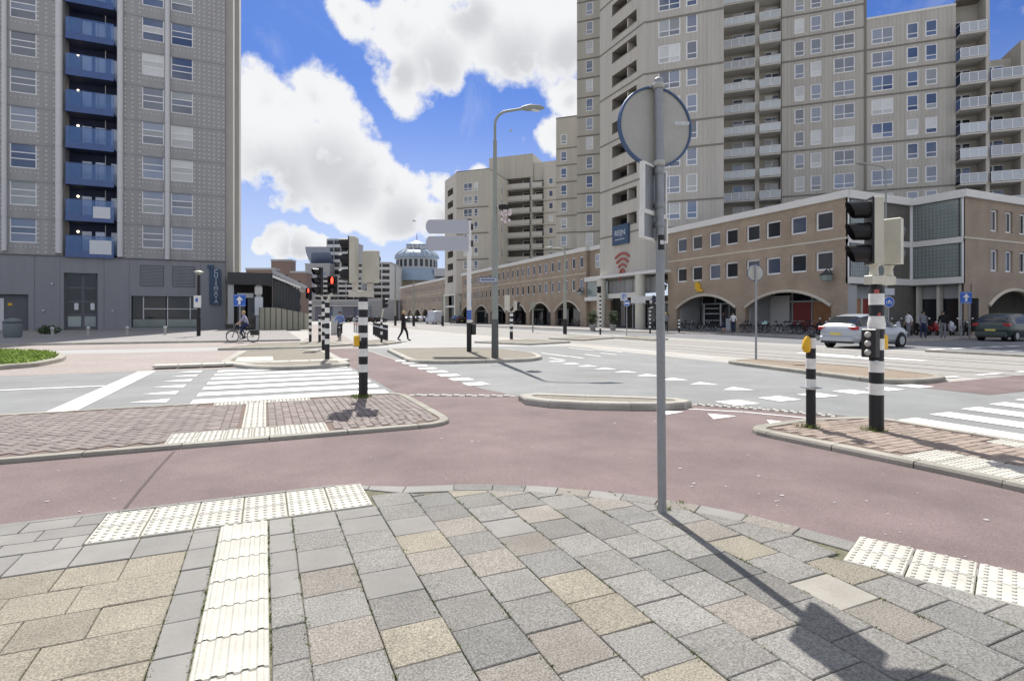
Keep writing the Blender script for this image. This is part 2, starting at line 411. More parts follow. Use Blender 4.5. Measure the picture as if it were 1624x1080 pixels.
def struct(name, mb=None, mats=None, loc=(0, 0, 0)):
    o = put(name, mb.mesh(name, mats) if mb else None, None, loc); o['kind'] = 'structure'; return o
KIDS = {}
def copy_tree(o, parent=None):
    c = o.copy(); COL.objects.link(c)
    if parent is not None: c.parent = parent
    for ch in KIDS.get(o.name, ()): copy_tree(ch, c)
    return c
def index_kids():
    KIDS.clear()
    for o in bpy.data.objects:
        if o.parent: KIDS.setdefault(o.parent.name, []).append(o)
def dup(proto, loc, rz, label, group=None):
    c = copy_tree(proto); c.location = loc if len(loc) == 3 else (*loc, 0); c.rotation_euler = (0, 0, rz); c['label'] = label
    if group: c['group'] = group
    return c
def text(parent, body, size, mat, loc, rot, name='lettering', align='CENTER', ext=.004, sx=1):
    cu = bpy.data.curves.new(name, 'FONT'); cu.body = body; cu.size = size; cu.align_x = align; cu.align_y = 'CENTER'; cu.extrude = ext
    cu.materials.append(MATS[mat]); cu.resolution_u = 3
    tmp = bpy.data.objects.new(name, cu); COL.objects.link(tmp); bpy.context.view_layer.update()
    me = bpy.data.meshes.new_from_object(tmp.evaluated_get(bpy.context.evaluated_depsgraph_get())); bpy.data.objects.remove(tmp); me.name = name
    return put(name, me, parent, loc, rot)
def inpoly(p, poly):
    x, y = p[0], p[1]; r = False
    for i in range(len(poly)):
        a, b = poly[i], poly[i - 1]
        if (a[1] > y) != (b[1] > y) and x < (b[0]-a[0])*(y-a[1])/(b[1]-a[1]) + a[0]: r = not r
    return r
def area(poly): return sum(poly[i-1][0]*poly[i][1] - poly[i][0]*poly[i-1][1] for i in range(len(poly))) / 2
def ccw(poly): return poly if area(poly) > 0 else poly[::-1]
def inset(poly, d):                       # shrink a ccw outline by d
    out = []; n = len(poly)
    for i in range(n):
        a, b, c = (Vector(poly[k % n][:2]) for k in (i - 1, i, i + 1))
        u = (b - a).normalized(); w = (c - b).normalized()
        n1 = Vector((-u.y, u.x)); n2 = Vector((-w.y, w.x)); m = n1 + n2
        m = m / max(.35, m.dot(n1)); out.append((b.x + m.x * d, b.y + m.y * d))
    return out
def clip(poly, a, b):                     # keep the left side of a->b
    out = []
    def sd(p): return (b[0]-a[0])*(p[1]-a[1]) - (b[1]-a[1])*(p[0]-a[0])
    for i in range(len(poly)):
        p, q = poly[i - 1], poly[i]; dp, dq = sd(p), sd(q)
        if (dp >= 0) != (dq >= 0): t = dp / (dp - dq); out.append((p[0]+(q[0]-p[0])*t, p[1]+(q[1]-p[1])*t))
        if dq >= 0: out.append(q)
    return out
def smooth_outline(pts, r=.4, k=4):       # round the corners of an outline
    out = []; n = len(pts)
    for i in range(n):
        a, b, c = (Vector(pts[j % n][:2]) for j in (i - 1, i, i + 1))
        ra = min(r, (a-b).length*.45); rc = min(r, (c-b).length*.45)
        p = b + (a-b).normalized()*ra; q = b + (c-b).normalized()*rc
        for t in range(k + 1):
            t /= k; out.append(tuple(p*(1-t)**2 + b*2*t*(1-t) + q*t*t))
    return out
# ---------------------------------------------------------------- the ground
def sheet(name, poly, z, mat):
    mb = MB(); mb.poly([(p[0], p[1], z) for p in ccw(list(poly))]); return struct(name, mb, mat)
sheet('ground', [(-2500, -2500), (2500, -2500), (2500, 2500), (-2500, 2500)], 0, 'pale_paving')
# carriageways: the left arm, the junction and the near lanes of the main street
sheet('road', [(-90, 10.62), (4.15, 10.62), (4.3, 9.5), (5.2, 8.9), (6.7, 7.45), (7.95, 5.6), (8.02, -40), (13.7, -40), (13.7, 13.5), (14.1, 24.5),
               (4.2, 26.5), (4.2, 17.85), (-90, 17.85)], .004, 'asphalt')
sheet('far_road', [(4.2, 26.5), (14.1, 24.5), (14.1, 170), (4.2, 170)], .004, 'asphalt_pale')
sheet('service_road', [(-90, 27.2), (4.0, 27.2), (4.0, 30.6), (-90, 30.6)], .004, 'asphalt_pale')
sheet('brick_road', [(-90, 17.87), (2.3, 17.87), (2.3, 27.15), (-90, 27.15)], .004, 'pink_brick_road')
sheet('arcade_road', [(26.2, -60), (34.2, -60), (34.2, 34), (30.5, 44), (29, 170), (26.2, 170)], .004, 'asphalt_shaded')
sheet('side_street', [(34.22, -2), (120, -2), (120, 20.5), (34.22, 20.5)], .004, 'asphalt_shaded')
sheet('cycle_path', [(-60, 4.6), (0, 4.6), (2.2, 3.6), (3.3, 1.2), (4.4, -40), (6.6, -40), (6.1, 2.6), (5.95, 5.0), (7.9, 5.35), (7.9, 5.65), (6.62, 7.32), (5.2, 8.7), (4.28, 9.5),
                     (4.1, 10.6), (4.1, 26.4), (2.35, 26.4), (2.35, 7.4), (-60, 7.4)], .008, 'red_asphalt')
sheet('cycle_crossing', [(12.6, 5.9), (26, 5.9), (26, 7.75), (12.6, 7.4)], .008, 'red_asphalt')
sheet('far_cycle_path', [(-60, 30.65), (2.3, 30.65), (2.3, 26.45), (4.15, 26.45), (5.6, 44), (9, 110), (6.5, 110), (3.2, 44), (2.0, 35.6), (-60, 35.6)], .008, 'pink_brick_road')
# tram tracks
tb = MB(); tb.poly([(15.9, -60, .006), (25.0, -60, .006), (25.0, 300, .006), (15.9, 300, .006)]); tram = struct('tram_track', tb, 'tram_bed')
for x in (17.2, 18.63, 21.2, 22.63):
    part(tram, 'rail', MB().box(x - .03, x + .03, -60, 300, .002, .011), 'rail_steel')
    part(tram, 'rail_groove', MB().box(x + .035, x + .085, -60, 300, .002, .0085), 'interior_dark')
# the wide pavement along the arcades and round the corner, with its kerb
walk = [(34.3, 20.6), (90, 20.6), (90, 60), (120, 200), (34.3, 200), (34.3, 60)]
sw = MB().prism(ccw([(34.4, 20.8), (120, 20.8), (120, 200), (30.6, 200), (30.6, 46), (34.4, 35)]), 0, .10, 0); struct('arcade_pavement', sw, 'sidewalk')
kb = struct('kerb')
def kerb_line(pts, w=.16, h=.115, step=1.0, mat='kerb_pale', parent=kb, maxn=60):
    n = 0
    for a, b in zip(pts, pts[1:]):
        a, b = Vector(a[:2]), Vector(b[:2]); L = (b-a).length; k = max(1, round(L / step))
        for i in range(k):
            m = a + (b-a) * ((i + .5) / k); l = L / k / 2 - .005
            part(parent, 'kerb_stone', MB().bbox(-l, l, -w/2, w/2, -.02, h, .015), mat, (m.x, m.y, 0), (0, 0, math.atan2((b-a).y, (b-a).x)))
kerb_line([(30.5, 60), (30.5, 46), (34.3, 35), (34.3, 20.7)], step=1.5)
kerb_line([(34.3, 20.7), (60, 20.7)], step=2)
kerb_line([(25.6, 14.2), (25.6, -6)], w=.22, h=.10, step=1.5)
kerb_line([(-60, 36.2), (-1.2, 36.2)], step=2.5)
struct('shop_front_pavement', MB().prism([(-60, 36.3), (2.0, 36.3), (2.0, 71), (-60, 71)], 0, .09), 'sidewalk')  # pavement colour lowered, the tower's shade partly put into it

# ---------------------------------------------------------------- traffic islands
def island(outline, label, top_mat, kw=.24, z=.11, stone='kerb_stone', step=.8, name='traffic_island'):
    out = ccw(list(outline)); inn = inset(out, kw); n = len(out)
    root = struct(name, MB().prism(inn, -.02, z - .012), top_mat)
    # walk the rim and cut it into stones
    st = MB(); acc = 0; run = []
    def flush(run):
        if len(run) < 2: return
        mb = MB(); o = [p for p, q in run]; i_ = [q for p, q in run]
        def lerp(p, q, t): return (p[0]+(q[0]-p[0])*t, p[1]+(q[1]-p[1])*t)
        o2 = [lerp(p, q, .10) for p, q in run]
        for k in range(len(run) - 1):
            mb.poly([(*o[k], -.03), (*o[k+1], -.03), (*o[k+1], z-.025), (*o[k], z-.025)])
            mb.poly([(*o[k], z-.025), (*o[k+1], z-.025), (*o2[k+1], z), (*o2[k], z)])
            mb.poly([(*o2[k], z), (*o2[k+1], z), (*i_[k+1], z), (*i_[k], z)])
            mb.poly([(*i_[k+1], -.03), (*i_[k], -.03), (*i_[k], z), (*i_[k+1], z)])
        for e in (0, -1):
            q = [(*o[e], -.03), (*o[e], z-.025), (*o2[e], z), (*i_[e], z), (*i_[e], -.03)]; mb.poly(q if e else q[::-1])
        part(root, 'kerb_stone', mb, stone)
    for i in range(n):
        a, b = Vector(out[i]), Vector(out[(i+1) % n]); c, d = Vector(inn[i]), Vector(inn[(i+1) % n]); L = (b-a).length
        k = max(1, round(L / step)) if L > step * 1.4 else 1
        for s_ in range(k):
            g = .006 / max(L, .01)
            t0, t1 = s_ / k, (s_ + 1) / k
            if k > 1:
                flush(run); run = []; acc = 0
                flush([(tuple(a+(b-a)*(t0+g)), tuple(c+(d-c)*(t0+g))), (tuple(a+(b-a)*(t1-g)), tuple(c+(d-c)*(t1-g)))])
            else:
                if not run: run = [(tuple(a+(b-a)*min(.3, g)), tuple(c+(d-c)*min(.3, g)))]; acc = 0
                run.append((tuple(b), tuple(d))); acc += L
                if acc > step: flush(run); run = []
    flush(run)
    return root, inn
def brick_field(root, inn, rects, z, mat, mass, limit=300):
    """rects: (cx, cy, angle) of 0.2 x 0.1 bricks; the nearest are parts, the rest one joined part"""
    ok = []
    for cx, cy, a in rects:
        c, s = math.cos(a), math.sin(a)
        if all(inpoly((cx + u*c - w*s, cy + u*s + w*c), inn) for u in (-.098, .098) for w in (-.047, .047)): ok.append((cx, cy, a))
    ok.sort(key=lambda t: math.hypot(t[0], t[1]))
    me = MB().bbox(-.0965, .0965, -.0465, .0465, -.03, 0, .006).mesh('brick', mat)
    for cx, cy, a in ok[:limit]:
        put('brick', me, root, (cx, cy, z + random.uniform(-.003, .003)), (random.gauss(0, .008), random.gauss(0, .008), a + random.gauss(0, .012)))
    if len(ok) > limit:
        mb = MB()
        for cx, cy, a in ok[limit:]:
            if math.hypot(cx, cy) > 30: continue
            mb.T = Matrix.Translation((cx, cy, z + random.uniform(-.003, .003))) @ Matrix.Rotation(a + random.gauss(0, .012), 4, 'Z')
            mb.bbox(-.0965, .0965, -.0465, .0465, -.03, 0, .006)
        part(root, 'brick_paving', mb, mass, kind='stuff')
def stretcher(x0, x1, y0, y1, along_x=True, gap=.205, row=.102):
    out = []
    if along_x:
        j = 0; y = y0 + row/2
        while y < y1:
            x = x0 + (gap/2 if j % 2 else 0)
            while x < x1: out.append((x, y, 0)); x += gap
            y += row; j += 1
    else:
        j = 0; x = x0 + row/2
        while x < x1:
            y = y0 + (gap/2 if j % 2 else 0)
            while y < y1: out.append((x, y, math.pi/2)); y += gap
            x += row; j += 1
    return out
def herring(x0, x1, y0, y1, ang):
    out = []; u = .102; c, s = math.cos(ang), math.sin(ang); cx, cy = (x0+x1)/2, (y0+y1)/2; n = int(math.hypot(x1-x0, y1-y0)/u/2)+2
    for i in range(-n, n):
        for j in range(-n, n):
            k = (i - j) % 4
            if k == 0: p, a = ((i+1)*u, (j+.5)*u), 0
            elif k == 3: p, a = ((i+.5)*u, (j+1)*u), math.pi/2      # upright brick
            else: continue
            X, Y = cx + p[0]*c - p[1]*s, cy + p[0]*s + p[1]*c
            if x0 < X < x1 and y0 < Y < y1: out.append((X, Y, a + ang))
    return out
TILE = {}
def tactile(root, x, y, z, rot=0, ribbed=False, w=.295, d=.295, name='tactile_tile', nd=5):
    key = (ribbed, w, d, nd)
    if key not in TILE:
        mb = MB().bbox(-w/2, w/2, -d/2, d/2, -.045, 0, .006)
        if ribbed:
            for k in range(5):
                xx = (-2 + k) * w / 5.2
                mb.poly([(xx-.017, -d/2+.004, 0), (xx-.009, -d/2+.004, .0065), (xx-.009, d/2-.004, .0065), (xx-.017, d/2-.004, 0)])
                mb.poly([(xx-.009, -d/2+.004, .0065), (xx+.009, -d/2+.004, .0065), (xx+.009, d/2-.004, .0065), (xx-.009, d/2-.004, .0065)])
                mb.poly([(xx+.009, -d/2+.004, .0065), (xx+.017, -d/2+.004, 0), (xx+.017, d/2-.004, 0), (xx+.009, d/2-.004, .0065)])
        else:
            for i in range(nd):
                for j in range(nd):
                    cx, cy = (-.5 + (i+.5)/nd) * w, (-.5 + (j+.5)/nd) * d
                    mb.lathe([(.0165, -.001), (.0115, .006)], 6, 0, (cx, cy), sm=False)
        TILE[key] = mb.mesh(name, 'tactile_white')
    return put(name, TILE[key], root, (x, y, z + random.uniform(-.0015, .0015)), (random.gauss(0, .004), random.gauss(0, .004), rot))

# left island between the cycle path and the left arm
lo = smooth_outline([(-9.0, 7.2), (2.42, 7.2), (2.42, 10.58), (-9.0, 10.58)], .55, 5)
lo = [p for p in lo if p[0] > -8.3]; lo = [(-30, 7.2)] + [p for p in lo] + [(-30, 10.58)]
isl, inn = island(lo, '', 'sand_joint_red', kw=.13, z=.055, step=.9)
T_X = -.13
rects = herring(-6.2, T_X - .5, 7.3, 10.5, R(45)) + stretcher(T_X + .17, 2.4, 7.95, 10.15, False) + stretcher(.82, 2.4, 7.34, 7.93, False) + stretcher(T_X - .5, T_X - .2, 7.95, 10.15, False) + stretcher(.85, 2.4, 10.16, 10.5, False)
brick_field(isl, inn, [r for r in rects if not (r[0] > -1.06 and r[0] < .85 and (r[1] < 7.92 or r[1] > 10.13))], .055, 'brick_pink', 'brick_pink_mass')
for i in range(6):
    for j in range(2): tactile(isl, -.90 + .3*i, 7.47 + .3*j, .058)
for j in range(8): tactile(isl, T_X, 8.09 + .298*j, .058, ribbed=False, nd=4)
for i in range(5): tactile(isl, -.62 + .3*i, 10.30, .058)
# right island between the cycle path and the near lanes
ro = smooth_outline([(5.72, -12), (8.0, -12), (8.0, 5.12), (6.9, 5.42), (5.62, 5.30), (5.86, 3.0)], .35, 4)
isr, inr = island(ro, '', 'sand_joint_red', kw=.16, z=.075, step=.9)
rects = stretcher(5.6, 8.1, -.5, 5.4, True)
brick_field(isr, inr, [r for r in rects if not (r[1] < 3.62 and (r[0] < 6.55 or r[0] > 7.48))], .075, 'brick_brown', 'brick_brown_mass')
for j in range(9):
    for i in range(2): tactile(isr, 6.12 + .3*i, 3.4 - .31*j, .078)
    tactile(isr, 7.66, 3.4 - .31*j, .078)
# long lens shaped kerb island beside the cycle path
mo = [G(*p, .10) for p in ((822, 627), (832, 633), (870, 637.5), (930, 640.5), (1000, 642), (1060, 642), (1085, 640), (1097, 637), (1075, 632.5), (1000, 629.5), (930, 627.5), (850, 624.5))]
island(mo, '', 'island_fill', kw=.20, z=.12, stone='kerb_pale', step=.7)
# island with the street lamp and the direction sign
island(smooth_outline([G(*p, .11) for p in ((612, 553), (650, 571), (700, 572.5), (840, 569), (862, 565), (850, 559), (800, 553), (740, 551))], .5, 3), '', 'island_fill', kw=.2, stone='kerb_pale', step=1)
# island with the twin black and white posts
i3, in3 = island(smooth_outline([G(*p, .11) for p in ((346, 573), (395, 580), (450, 581.5), (558, 576), (520, 556), (470, 552.5), (380, 556))], .4, 3), '', 'island_fill', kw=.3, stone='kerb_pale', step=1)
for i in range(4): part(i3, 'tactile_tile', MB().bbox(-.55, .55, -.28, .28, -.05, .012, .01), 'tactile_white', (-.3, 19.0 + .58*i, .10))
for i in range(9): part(i3, 'tactile_tile', MB().bbox(-.29, .29, -.28, .28, -.05, .012, .01), 'tactile_white', (-2.6 + .6*i, 18.62, .10))
# island in the main street between the near lanes and the tram tracks
island(smooth_outline([G(*p, .11) for p in ((1145, 571), (1400, 602), (1470, 602), (1512, 596), (1400, 583), (1300, 575), (1200, 568))], .6, 4), '', 'island_fill_red', kw=.22, stone='kerb_stone', step=1)
# small far islands
for q in (((345, 552), (475, 550), (560, 545), (520, 541), (400, 545)), ((870, 535.5), (925, 538), (975, 534.5), (930, 533)), ((975, 534), (1037, 538), (1060, 536.5), (1000, 532.5)),
          ((560, 547), (600, 545.5), (637, 541), (600, 538), (575, 540))):
    island([G(*p, .11) for p in q], '', 'island_fill', kw=.25, stone='kerb_pale', step=2)
island([G(*p, .11) for p in ((752, 541), (840, 544.5), (905, 541), (840, 537.5))], '', 'island_fill', kw=.25, stone='kerb_pale', step=2)
# grass verge on the left
go = [G(*p, .12) for p in ((-160, 604), (0, 580), (60, 576), (100, 568), (106, 563), (96, 558.5), (60, 556), (0, 554.5), (-160, 553))]
gi, gin = island(smooth_outline(go, .5, 3), '', 'grass_soil', kw=.22, z=.14, stone='kerb_stone', step=1, name='grass_verge')
gm = MB(); xs = [p[0] for p in gin]; ys = [p[1] for p in gin]; n = 0
while n < 9000:
    x, y = random.uniform(max(min(xs), -30), max(xs)), random.uniform(min(ys), max(ys))
    if not inpoly((x, y), gin): continue
    a = random.uniform(0, 6.28); h = random.uniform(.04, .12); dx, dy = .045*math.cos(a), .045*math.sin(a)
    gm.poly([(x-dx, y-dy, .12), (x+dx, y+dy, .12), (x+random.gauss(0, .05), y+random.gauss(0, .05), .12+h)]); n += 1
gr = part(None, 'grass', gm, 'grass_green', kind='stuff'); gr['label'] = 'bright short grass on the kerbed verge'

# ---------------------------------------------------------------- painted markings
def marking(name): return struct(name)
def stripe(root, pts, z=.012, name='stripe', mat='road_paint'):
    mb = MB(); mb.poly([(p[0], p[1], z) for p in ccw(list(pts))]); return part(root, name, mb, mat)
def bar(x0, x1, y0, y1): return [(x0, y0), (x1, y0), (x1, y1), (x0, y1)]
za = marking('zebra_crossing')
for k in range(7): stripe(za, bar(-1.17, 2.22, 10.86 + k*.98, 11.36 + k*.98))
zb = marking('zebra_crossing')
for k in range(6): stripe(zb, bar(8.25 + k*1.0, 8.75 + k*1.0, -14, 5.0 + k*.09))
mk = marking('road_markings')
stripe(mk, bar(-3.12, -2.72, 10.75, 17.75)); stripe(mk, bar(-14.5, -3.14, 14.35, 14.48)); stripe(mk, bar(-60, -20, 14.35, 14.48))
for k in range(6): stripe(mk, [(-1.57, 11.2 + k*1.14), (-1.57, 11.7 + k*1.14), (-2.15, 11.45 + k*1.14)], name='yield_triangle')
for k in range(8): stripe(mk, bar(4.0, 4.5, 11.2 + k*1.0, 11.68 + k*1.0), .016, 'block_marking')
for k in range(6): stripe(mk, bar(7.2 + k*1.05, 7.75 + k*1.05, 6.9 + k*.03, 7.38 + k*.03), name='block_marking')
for k in range(9): stripe(mk, [(9.05, 8.2 + k*.96), (9.05, 8.78 + k*.96), (8.5, 8.49 + k*.96)], name='yield_triangle')
for k in range(4): stripe(mk, bar(9.3 + 1.05*k, 9.42 + 1.05*k, 16.5 + k*.5, 17.6 + k*.5), name='lane_dash')
for p in ((900, 566), (985, 559), (1035, 559), (940, 556), (1130, 569)):
    x, y = G(*p); stripe(mk, [(x, y), (x + .12, y), (x + .12, y + 2.2), (x, y + 2.2)], name='lane_dash')
for p in ((1390, 571), (1460, 573), (1350, 566)):
    x, y = G(*p); stripe(mk, bar(x, x + .5, y, y + 2.4), .014, name='block_marking')
for k in range(5): stripe(mk, bar(14.6 + k*1.9, 15.7 + k*1.9, 7.9, 8.05), .018, name='lane_dash')
for k in range(9): stripe(mk, bar(27.4 + k*1.6, 28.5 + k*1.6, 14.9, 15.25), name='block_marking'); stripe(mk, bar(29.4 + k*1.6, 30.5 + k*1.6, 12.9, 13.2), name='block_marking')
# give-way line and triangles where the cycle path meets the near lanes
gy = [G(*p) for p in ((1072, 648), (1180, 654), (1290, 664.5), (1330, 669))]
for a, b in zip(gy, gy[1:]):
    d = (Vector(b) - Vector(a)).normalized() * .06; stripe(mk, [a, b, (b[0]+d.y, b[1]-d.x), (a[0]+d.y, a[1]-d.x)], .014)
for q in (((1040, 652), (1085, 654), (1057, 659)), ((1122, 657), (1168, 661), (1132, 666)), ((1216, 667), (1262, 672), (1224, 677))):
    stripe(mk, [G(*p) for p in q], .014, 'yield_triangle')
# an old seam across the cycle path
sm_ = struct('road_seam'); pts = [G(*p) for p in ((276, 717), (250, 745), (222, 778), (195, 812))]
for a, b in zip(pts, pts[1:]):
    d = (Vector(b)-Vector(a)).normalized()*.012; stripe(sm_, [(a[0]+d.y, a[1]-d.x), (b[0]+d.y, b[1]-d.x), (b[0]-d.y, b[1]+d.x), (a[0]-d.y, a[1]+d.x)], .012, 'seam', 'seam')
# rows of small white and dark setts beside the lens shaped island
st = struct('sett_row')
def setts(a, b, n):
    a, b = Vector(G(*a)), Vector(G(*b)); ang = math.atan2((b-a).y, (b-a).x)
    L = (b-a).length / n; mats = ('tactile_white', 'tile_dark')
    me = [MB().bbox(-L*.46, L*.46, -.05, .05, -.02, .0, .006).mesh('sett', m) for m in mats]
    for i in range(n):
        m = a + (b-a)*((i+.5)/n); put('sett', me[i % 2], st, (m.x, m.y, .022), (0, 0, ang))
        m2 = m + Vector((-(b-a).y, (b-a).x)).normalized()*.105
        put('sett', me[(i+1) % 2], st, (m2.x, m2.y, .020), (0, 0, ang))
setts((648, 628), (818, 629.5), 17); setts((1100, 643), (1215, 651), 17); setts((1215, 651), (1325, 662), 15)

# ---------------------------------------------------------------- the pavement in front
TOP = .05
curve = [G(*p, TOP) for p in ((560, 776), (640, 769.5), (734, 766), (790, 766), (831, 769.5), (885, 772), (941, 776), (990, 782), (1038, 789), (1110, 798), (1187, 813), (1275, 836), (1364, 863), (1453, 884), (1561, 902), (1624, 915), (1720, 932))]
for _ in range(2): curve = [curve[0]] + [tuple((Vector(curve[i-1]) + Vector(curve[i])*2 + Vector(curve[i+1]))/4) for i in range(1, len(curve)-1)] + [curve[-1]]
KY = 4.99
edge = [(-40, KY), (-1.0, KY), (.55, KY)] + [p for p in curve if p[0] > .75]
edge += [(4.6, .2), (4.9, -3), (4.9, -30)]
pav = edge + [(-40, -30)]
pave = struct('pavement', MB().prism(ccw(pav), -.05, TOP - .012), 'joint_sand')
# kerb slabs along the rounded corner, a thin kerb along the straight
kin = []
for i, p in enumerate(edge):
    a, b = Vector(edge[max(i-1, 0)]), Vector(edge[min(i+1, len(edge)-1)]); d = (b-a).normalized(); wk = .045 if i < 3 else .17
    kin.append((p[0] + d.y*wk, p[1] - d.x*wk))
def slab(pts, z, mat, name, parent, th=.06, b=.0038):
    pts = ccw(pts); inn_ = inset(pts, b); mb = MB(); n = len(pts)
    lo = [mb.vt((*p, z-th)) for p in pts]; mi_ = [mb.vt((*p, z-b)) for p in pts]; hi = [mb.vt((*p, z)) for p in inn_]
    for i in range(n):
        j = (i+1) % n; mb.face((lo[i], lo[j], mi_[j], mi_[i])); mb.face((mi_[i], mi_[j], hi[j], hi[i]))
    mb.face(hi); return part(parent, name, mb, mat)
def resample(a, b, t): return (a[0]+(b[0]-a[0])*t, a[1]+(b[1]-a[1])*t)
for i in range(len(edge) - 3):
    L = (Vector(edge[i+1]) - Vector(edge[i])).length
    if edge[i][0] < -5: ks = [(t/24, (t+1)/24) for t in range(24) if -40 + 39*(t+1)/24 > -6]
    else: k = max(1, round(L/.42)); ks = [(t/k, (t+1)/k) for t in range(k)]
    for t0, t1 in ks:
        g = .003 / L
        slab([resample(edge[i], edge[i+1], t0+g), resample(edge[i], edge[i+1], t1-g), resample(kin[i], kin[i+1], t1-g), resample(kin[i], kin[i+1], t0+g)],
             TOP + random.uniform(-.003, .002), random.choice(['tile_grey', 'tile_smooth', 'tile_dark', 'tile_pink']) if i > 2 else 'tile_smooth', 'kerb_stone', pave)
inner = kin[2:-2]
tact_zone = bar(-1.06, .765, 4.315, 4.945)
U = Vector((.40, -.915)).normalized(); V = Vector((-U.y, U.x)); tq = Vector((3.14, 2.20))
t2 = [tuple(tq), tuple(tq + U*6*.30), tuple(tq + U*6*.30 + V*.50), tuple(tq + V*.50)]
PX0 = .177; PITCH = .303
def lay(x0, x1, y0, y1, mat, clipit=True):
    g = .0024; p = [(x0+g, y0+g), (x1-g, y0+g), (x1-g, y1-g), (x0+g, y1-g)]
    cx, cy = (x0+x1)/2, (y0+y1)/2
    Xc, Yc = CA*cx - SA*cy, SA*cx + CA*cy
    if Yc < 1.7 or abs(Xc/Yc) > 1.12: return
    if clipit and x1 > .5 and not inpoly((cx, cy), pav) and not any(inpoly(v, pav) for v in p): return
    if clipit and x1 > .5:
        for a, b in zip(inner, inner[1:]):
            if a[0] > -2 and math.hypot((a[0]+b[0])/2 - cx, (a[1]+b[1])/2 - cy) < .62: p = clip(p, b, a)
            if len(p) < 3: return
    if x1 > 2.9:                                           # cut round the white studded tiles
        for a, b in ((Vector(t2[0]), Vector(t2[1])),):
            inside = clip(p, tuple(b + U*.02 - V*.006), tuple(a - V*.006 - U*.02)) if (Vector((cx, cy)) - Vector(t2[0])).dot(U) > -.13 else p
            p = inside
            if len(p) < 3: return
    q = []
    for v in p:
        if not q or (Vector(v) - Vector(q[-1])).length > .008: q.append(v)
    if len(q) > 2 and (Vector(q[0]) - Vector(q[-1])).length < .008: q.pop()
    if len(q) < 3 or area(ccw(q)) < .004: return
    q = [(v[0] + random.uniform(-.0022, .0022), v[1] + random.uniform(-.0022, .0022)) for v in q]
    o = slab(q, TOP + random.uniform(-.0022, .0022), mat, 'tile', pave)
    mx_ = Vector((cx, cy, TOP)); tx, ty = random.gauss(0, .004), random.gauss(0, .004)
    for v in o.data.vertices: v.co.z += (v.co.x - cx)*tx + (v.co.y - cy)*ty
def pick(cx, cy):
    r = random.random()
    if cx > .9 and cy > 3.4: return 'tile_grey' if r < .62 else 'tile_pink' if r < .80 else 'tile_dark' if r < .88 else 'tile_beige' if r < .96 else 'tile_pale'
    return 'tile_grey' if r < .46 else 'tile_dark' if r < .60 else 'tile_beige' if r < .80 else 'tile_pink' if r < .93 else 'tile_pale' if r < .96 else 'tile_smooth'
for i in range(16):
    x0 = PX0 + i*PITCH; off = 2.735 if i % 2 == 0 else 2.578
    for j in range(-9, 9):
        y0 = off + j*PITCH
        if x0 < .72 and y0 + PITCH > 4.2:
            if y0 < 4.2: lay(x0, x0+PITCH, y0, 4.30, 'tile_smooth', False)
            continue
        lay(x0, x0+PITCH, y0, min(y0+PITCH, 4.94), pick(x0, y0))
for j in range(12):                                        # half slabs either side of the ribbed guide strip
    y0 = 4.0 - .30*j
    m = 'tile_smooth' if j < 3 else random.choice(['tile_smooth', 'tile_grey', 'tile_pink'])
    lay(.024, PX0, y0, y0+.30, m, False); lay(-.44, -.284, y0-.05, y0+.25, 'tile_smooth', False)
    tactile(pave, -.13, y0+.155, TOP+.002, ribbed=True)
for i in range(6):
    for j in range(2): tactile(pave, -.91 + .3045*i, 4.475 + .30*j, TOP+.002)
for i in range(12):                                        # left field: smooth slabs near the kerb, gravel-faced slabs nearer
    for j in range(8):
        x1 = -.44 - i*.303; y0 = 3.655 - j*.30 + (.15 if False else 0); xo = .15 if j % 2 else 0
        lay(x1-.303+xo if x1+xo <= -.44 else x1-.303, min(x1+xo, -.44), y0, y0+.30, random.choice(['tile_beige', 'tile_beige', 'tile_pink', 'tile_beige']), False)
    for j in range(4):
        x1 = (-.44 if j == 0 else -1.06) - i*.303 - (.15 if j % 2 else 0); y0 = 3.965 + .325*j if j else 3.965
        y0 = (3.965, 4.30, 4.51, 4.72)[j]; h = (.33, .205, .205, .215)[j]
        lay(x1-.303, x1, y0, y0+h, 'tile_smooth', False)
        if i == 0 and j % 2: lay(x1, x1+.15, y0, y0+h, 'tile_smooth', False)
lay(-.44, -.284, 4.25, 4.30, 'tile_smooth', False)
for i in range(6):
    for j in range(2):
        p = tq + U*(.15+.303*i) + V*(.125+.25*j)
        tactile(pave, p.x, p.y, TOP+.002, math.atan2(U.y, U.x), False, .295, .243)
# pale gum and dirt spots trodden into the cycle path
gm_ = MB()
for _ in range(110):
    px, py = random.uniform(0, 1624), random.uniform(660, 900); x, y = G(px, py)
    if inpoly((x, y), pav) or (x < 2.5 and y > 7.1) or (x > 5.4 and y < 5.5) or y > 8: continue
    s = random.choice((.008, .012, .012, .02)); n = 6; o_ = random.uniform(0, 6)
    gm_.poly([(x + s*random.uniform(.6, 1.3)*math.cos(o_+2*math.pi*k/n), y + s*random.uniform(.6, 1.3)*math.sin(o_+2*math.pi*k/n), .0125) for k in range(n)])
g_ = part(None, 'gum_spots', gm_, 'gum', kind='stuff'); g_['label'] = 'pale gum spots on the red cycle path'
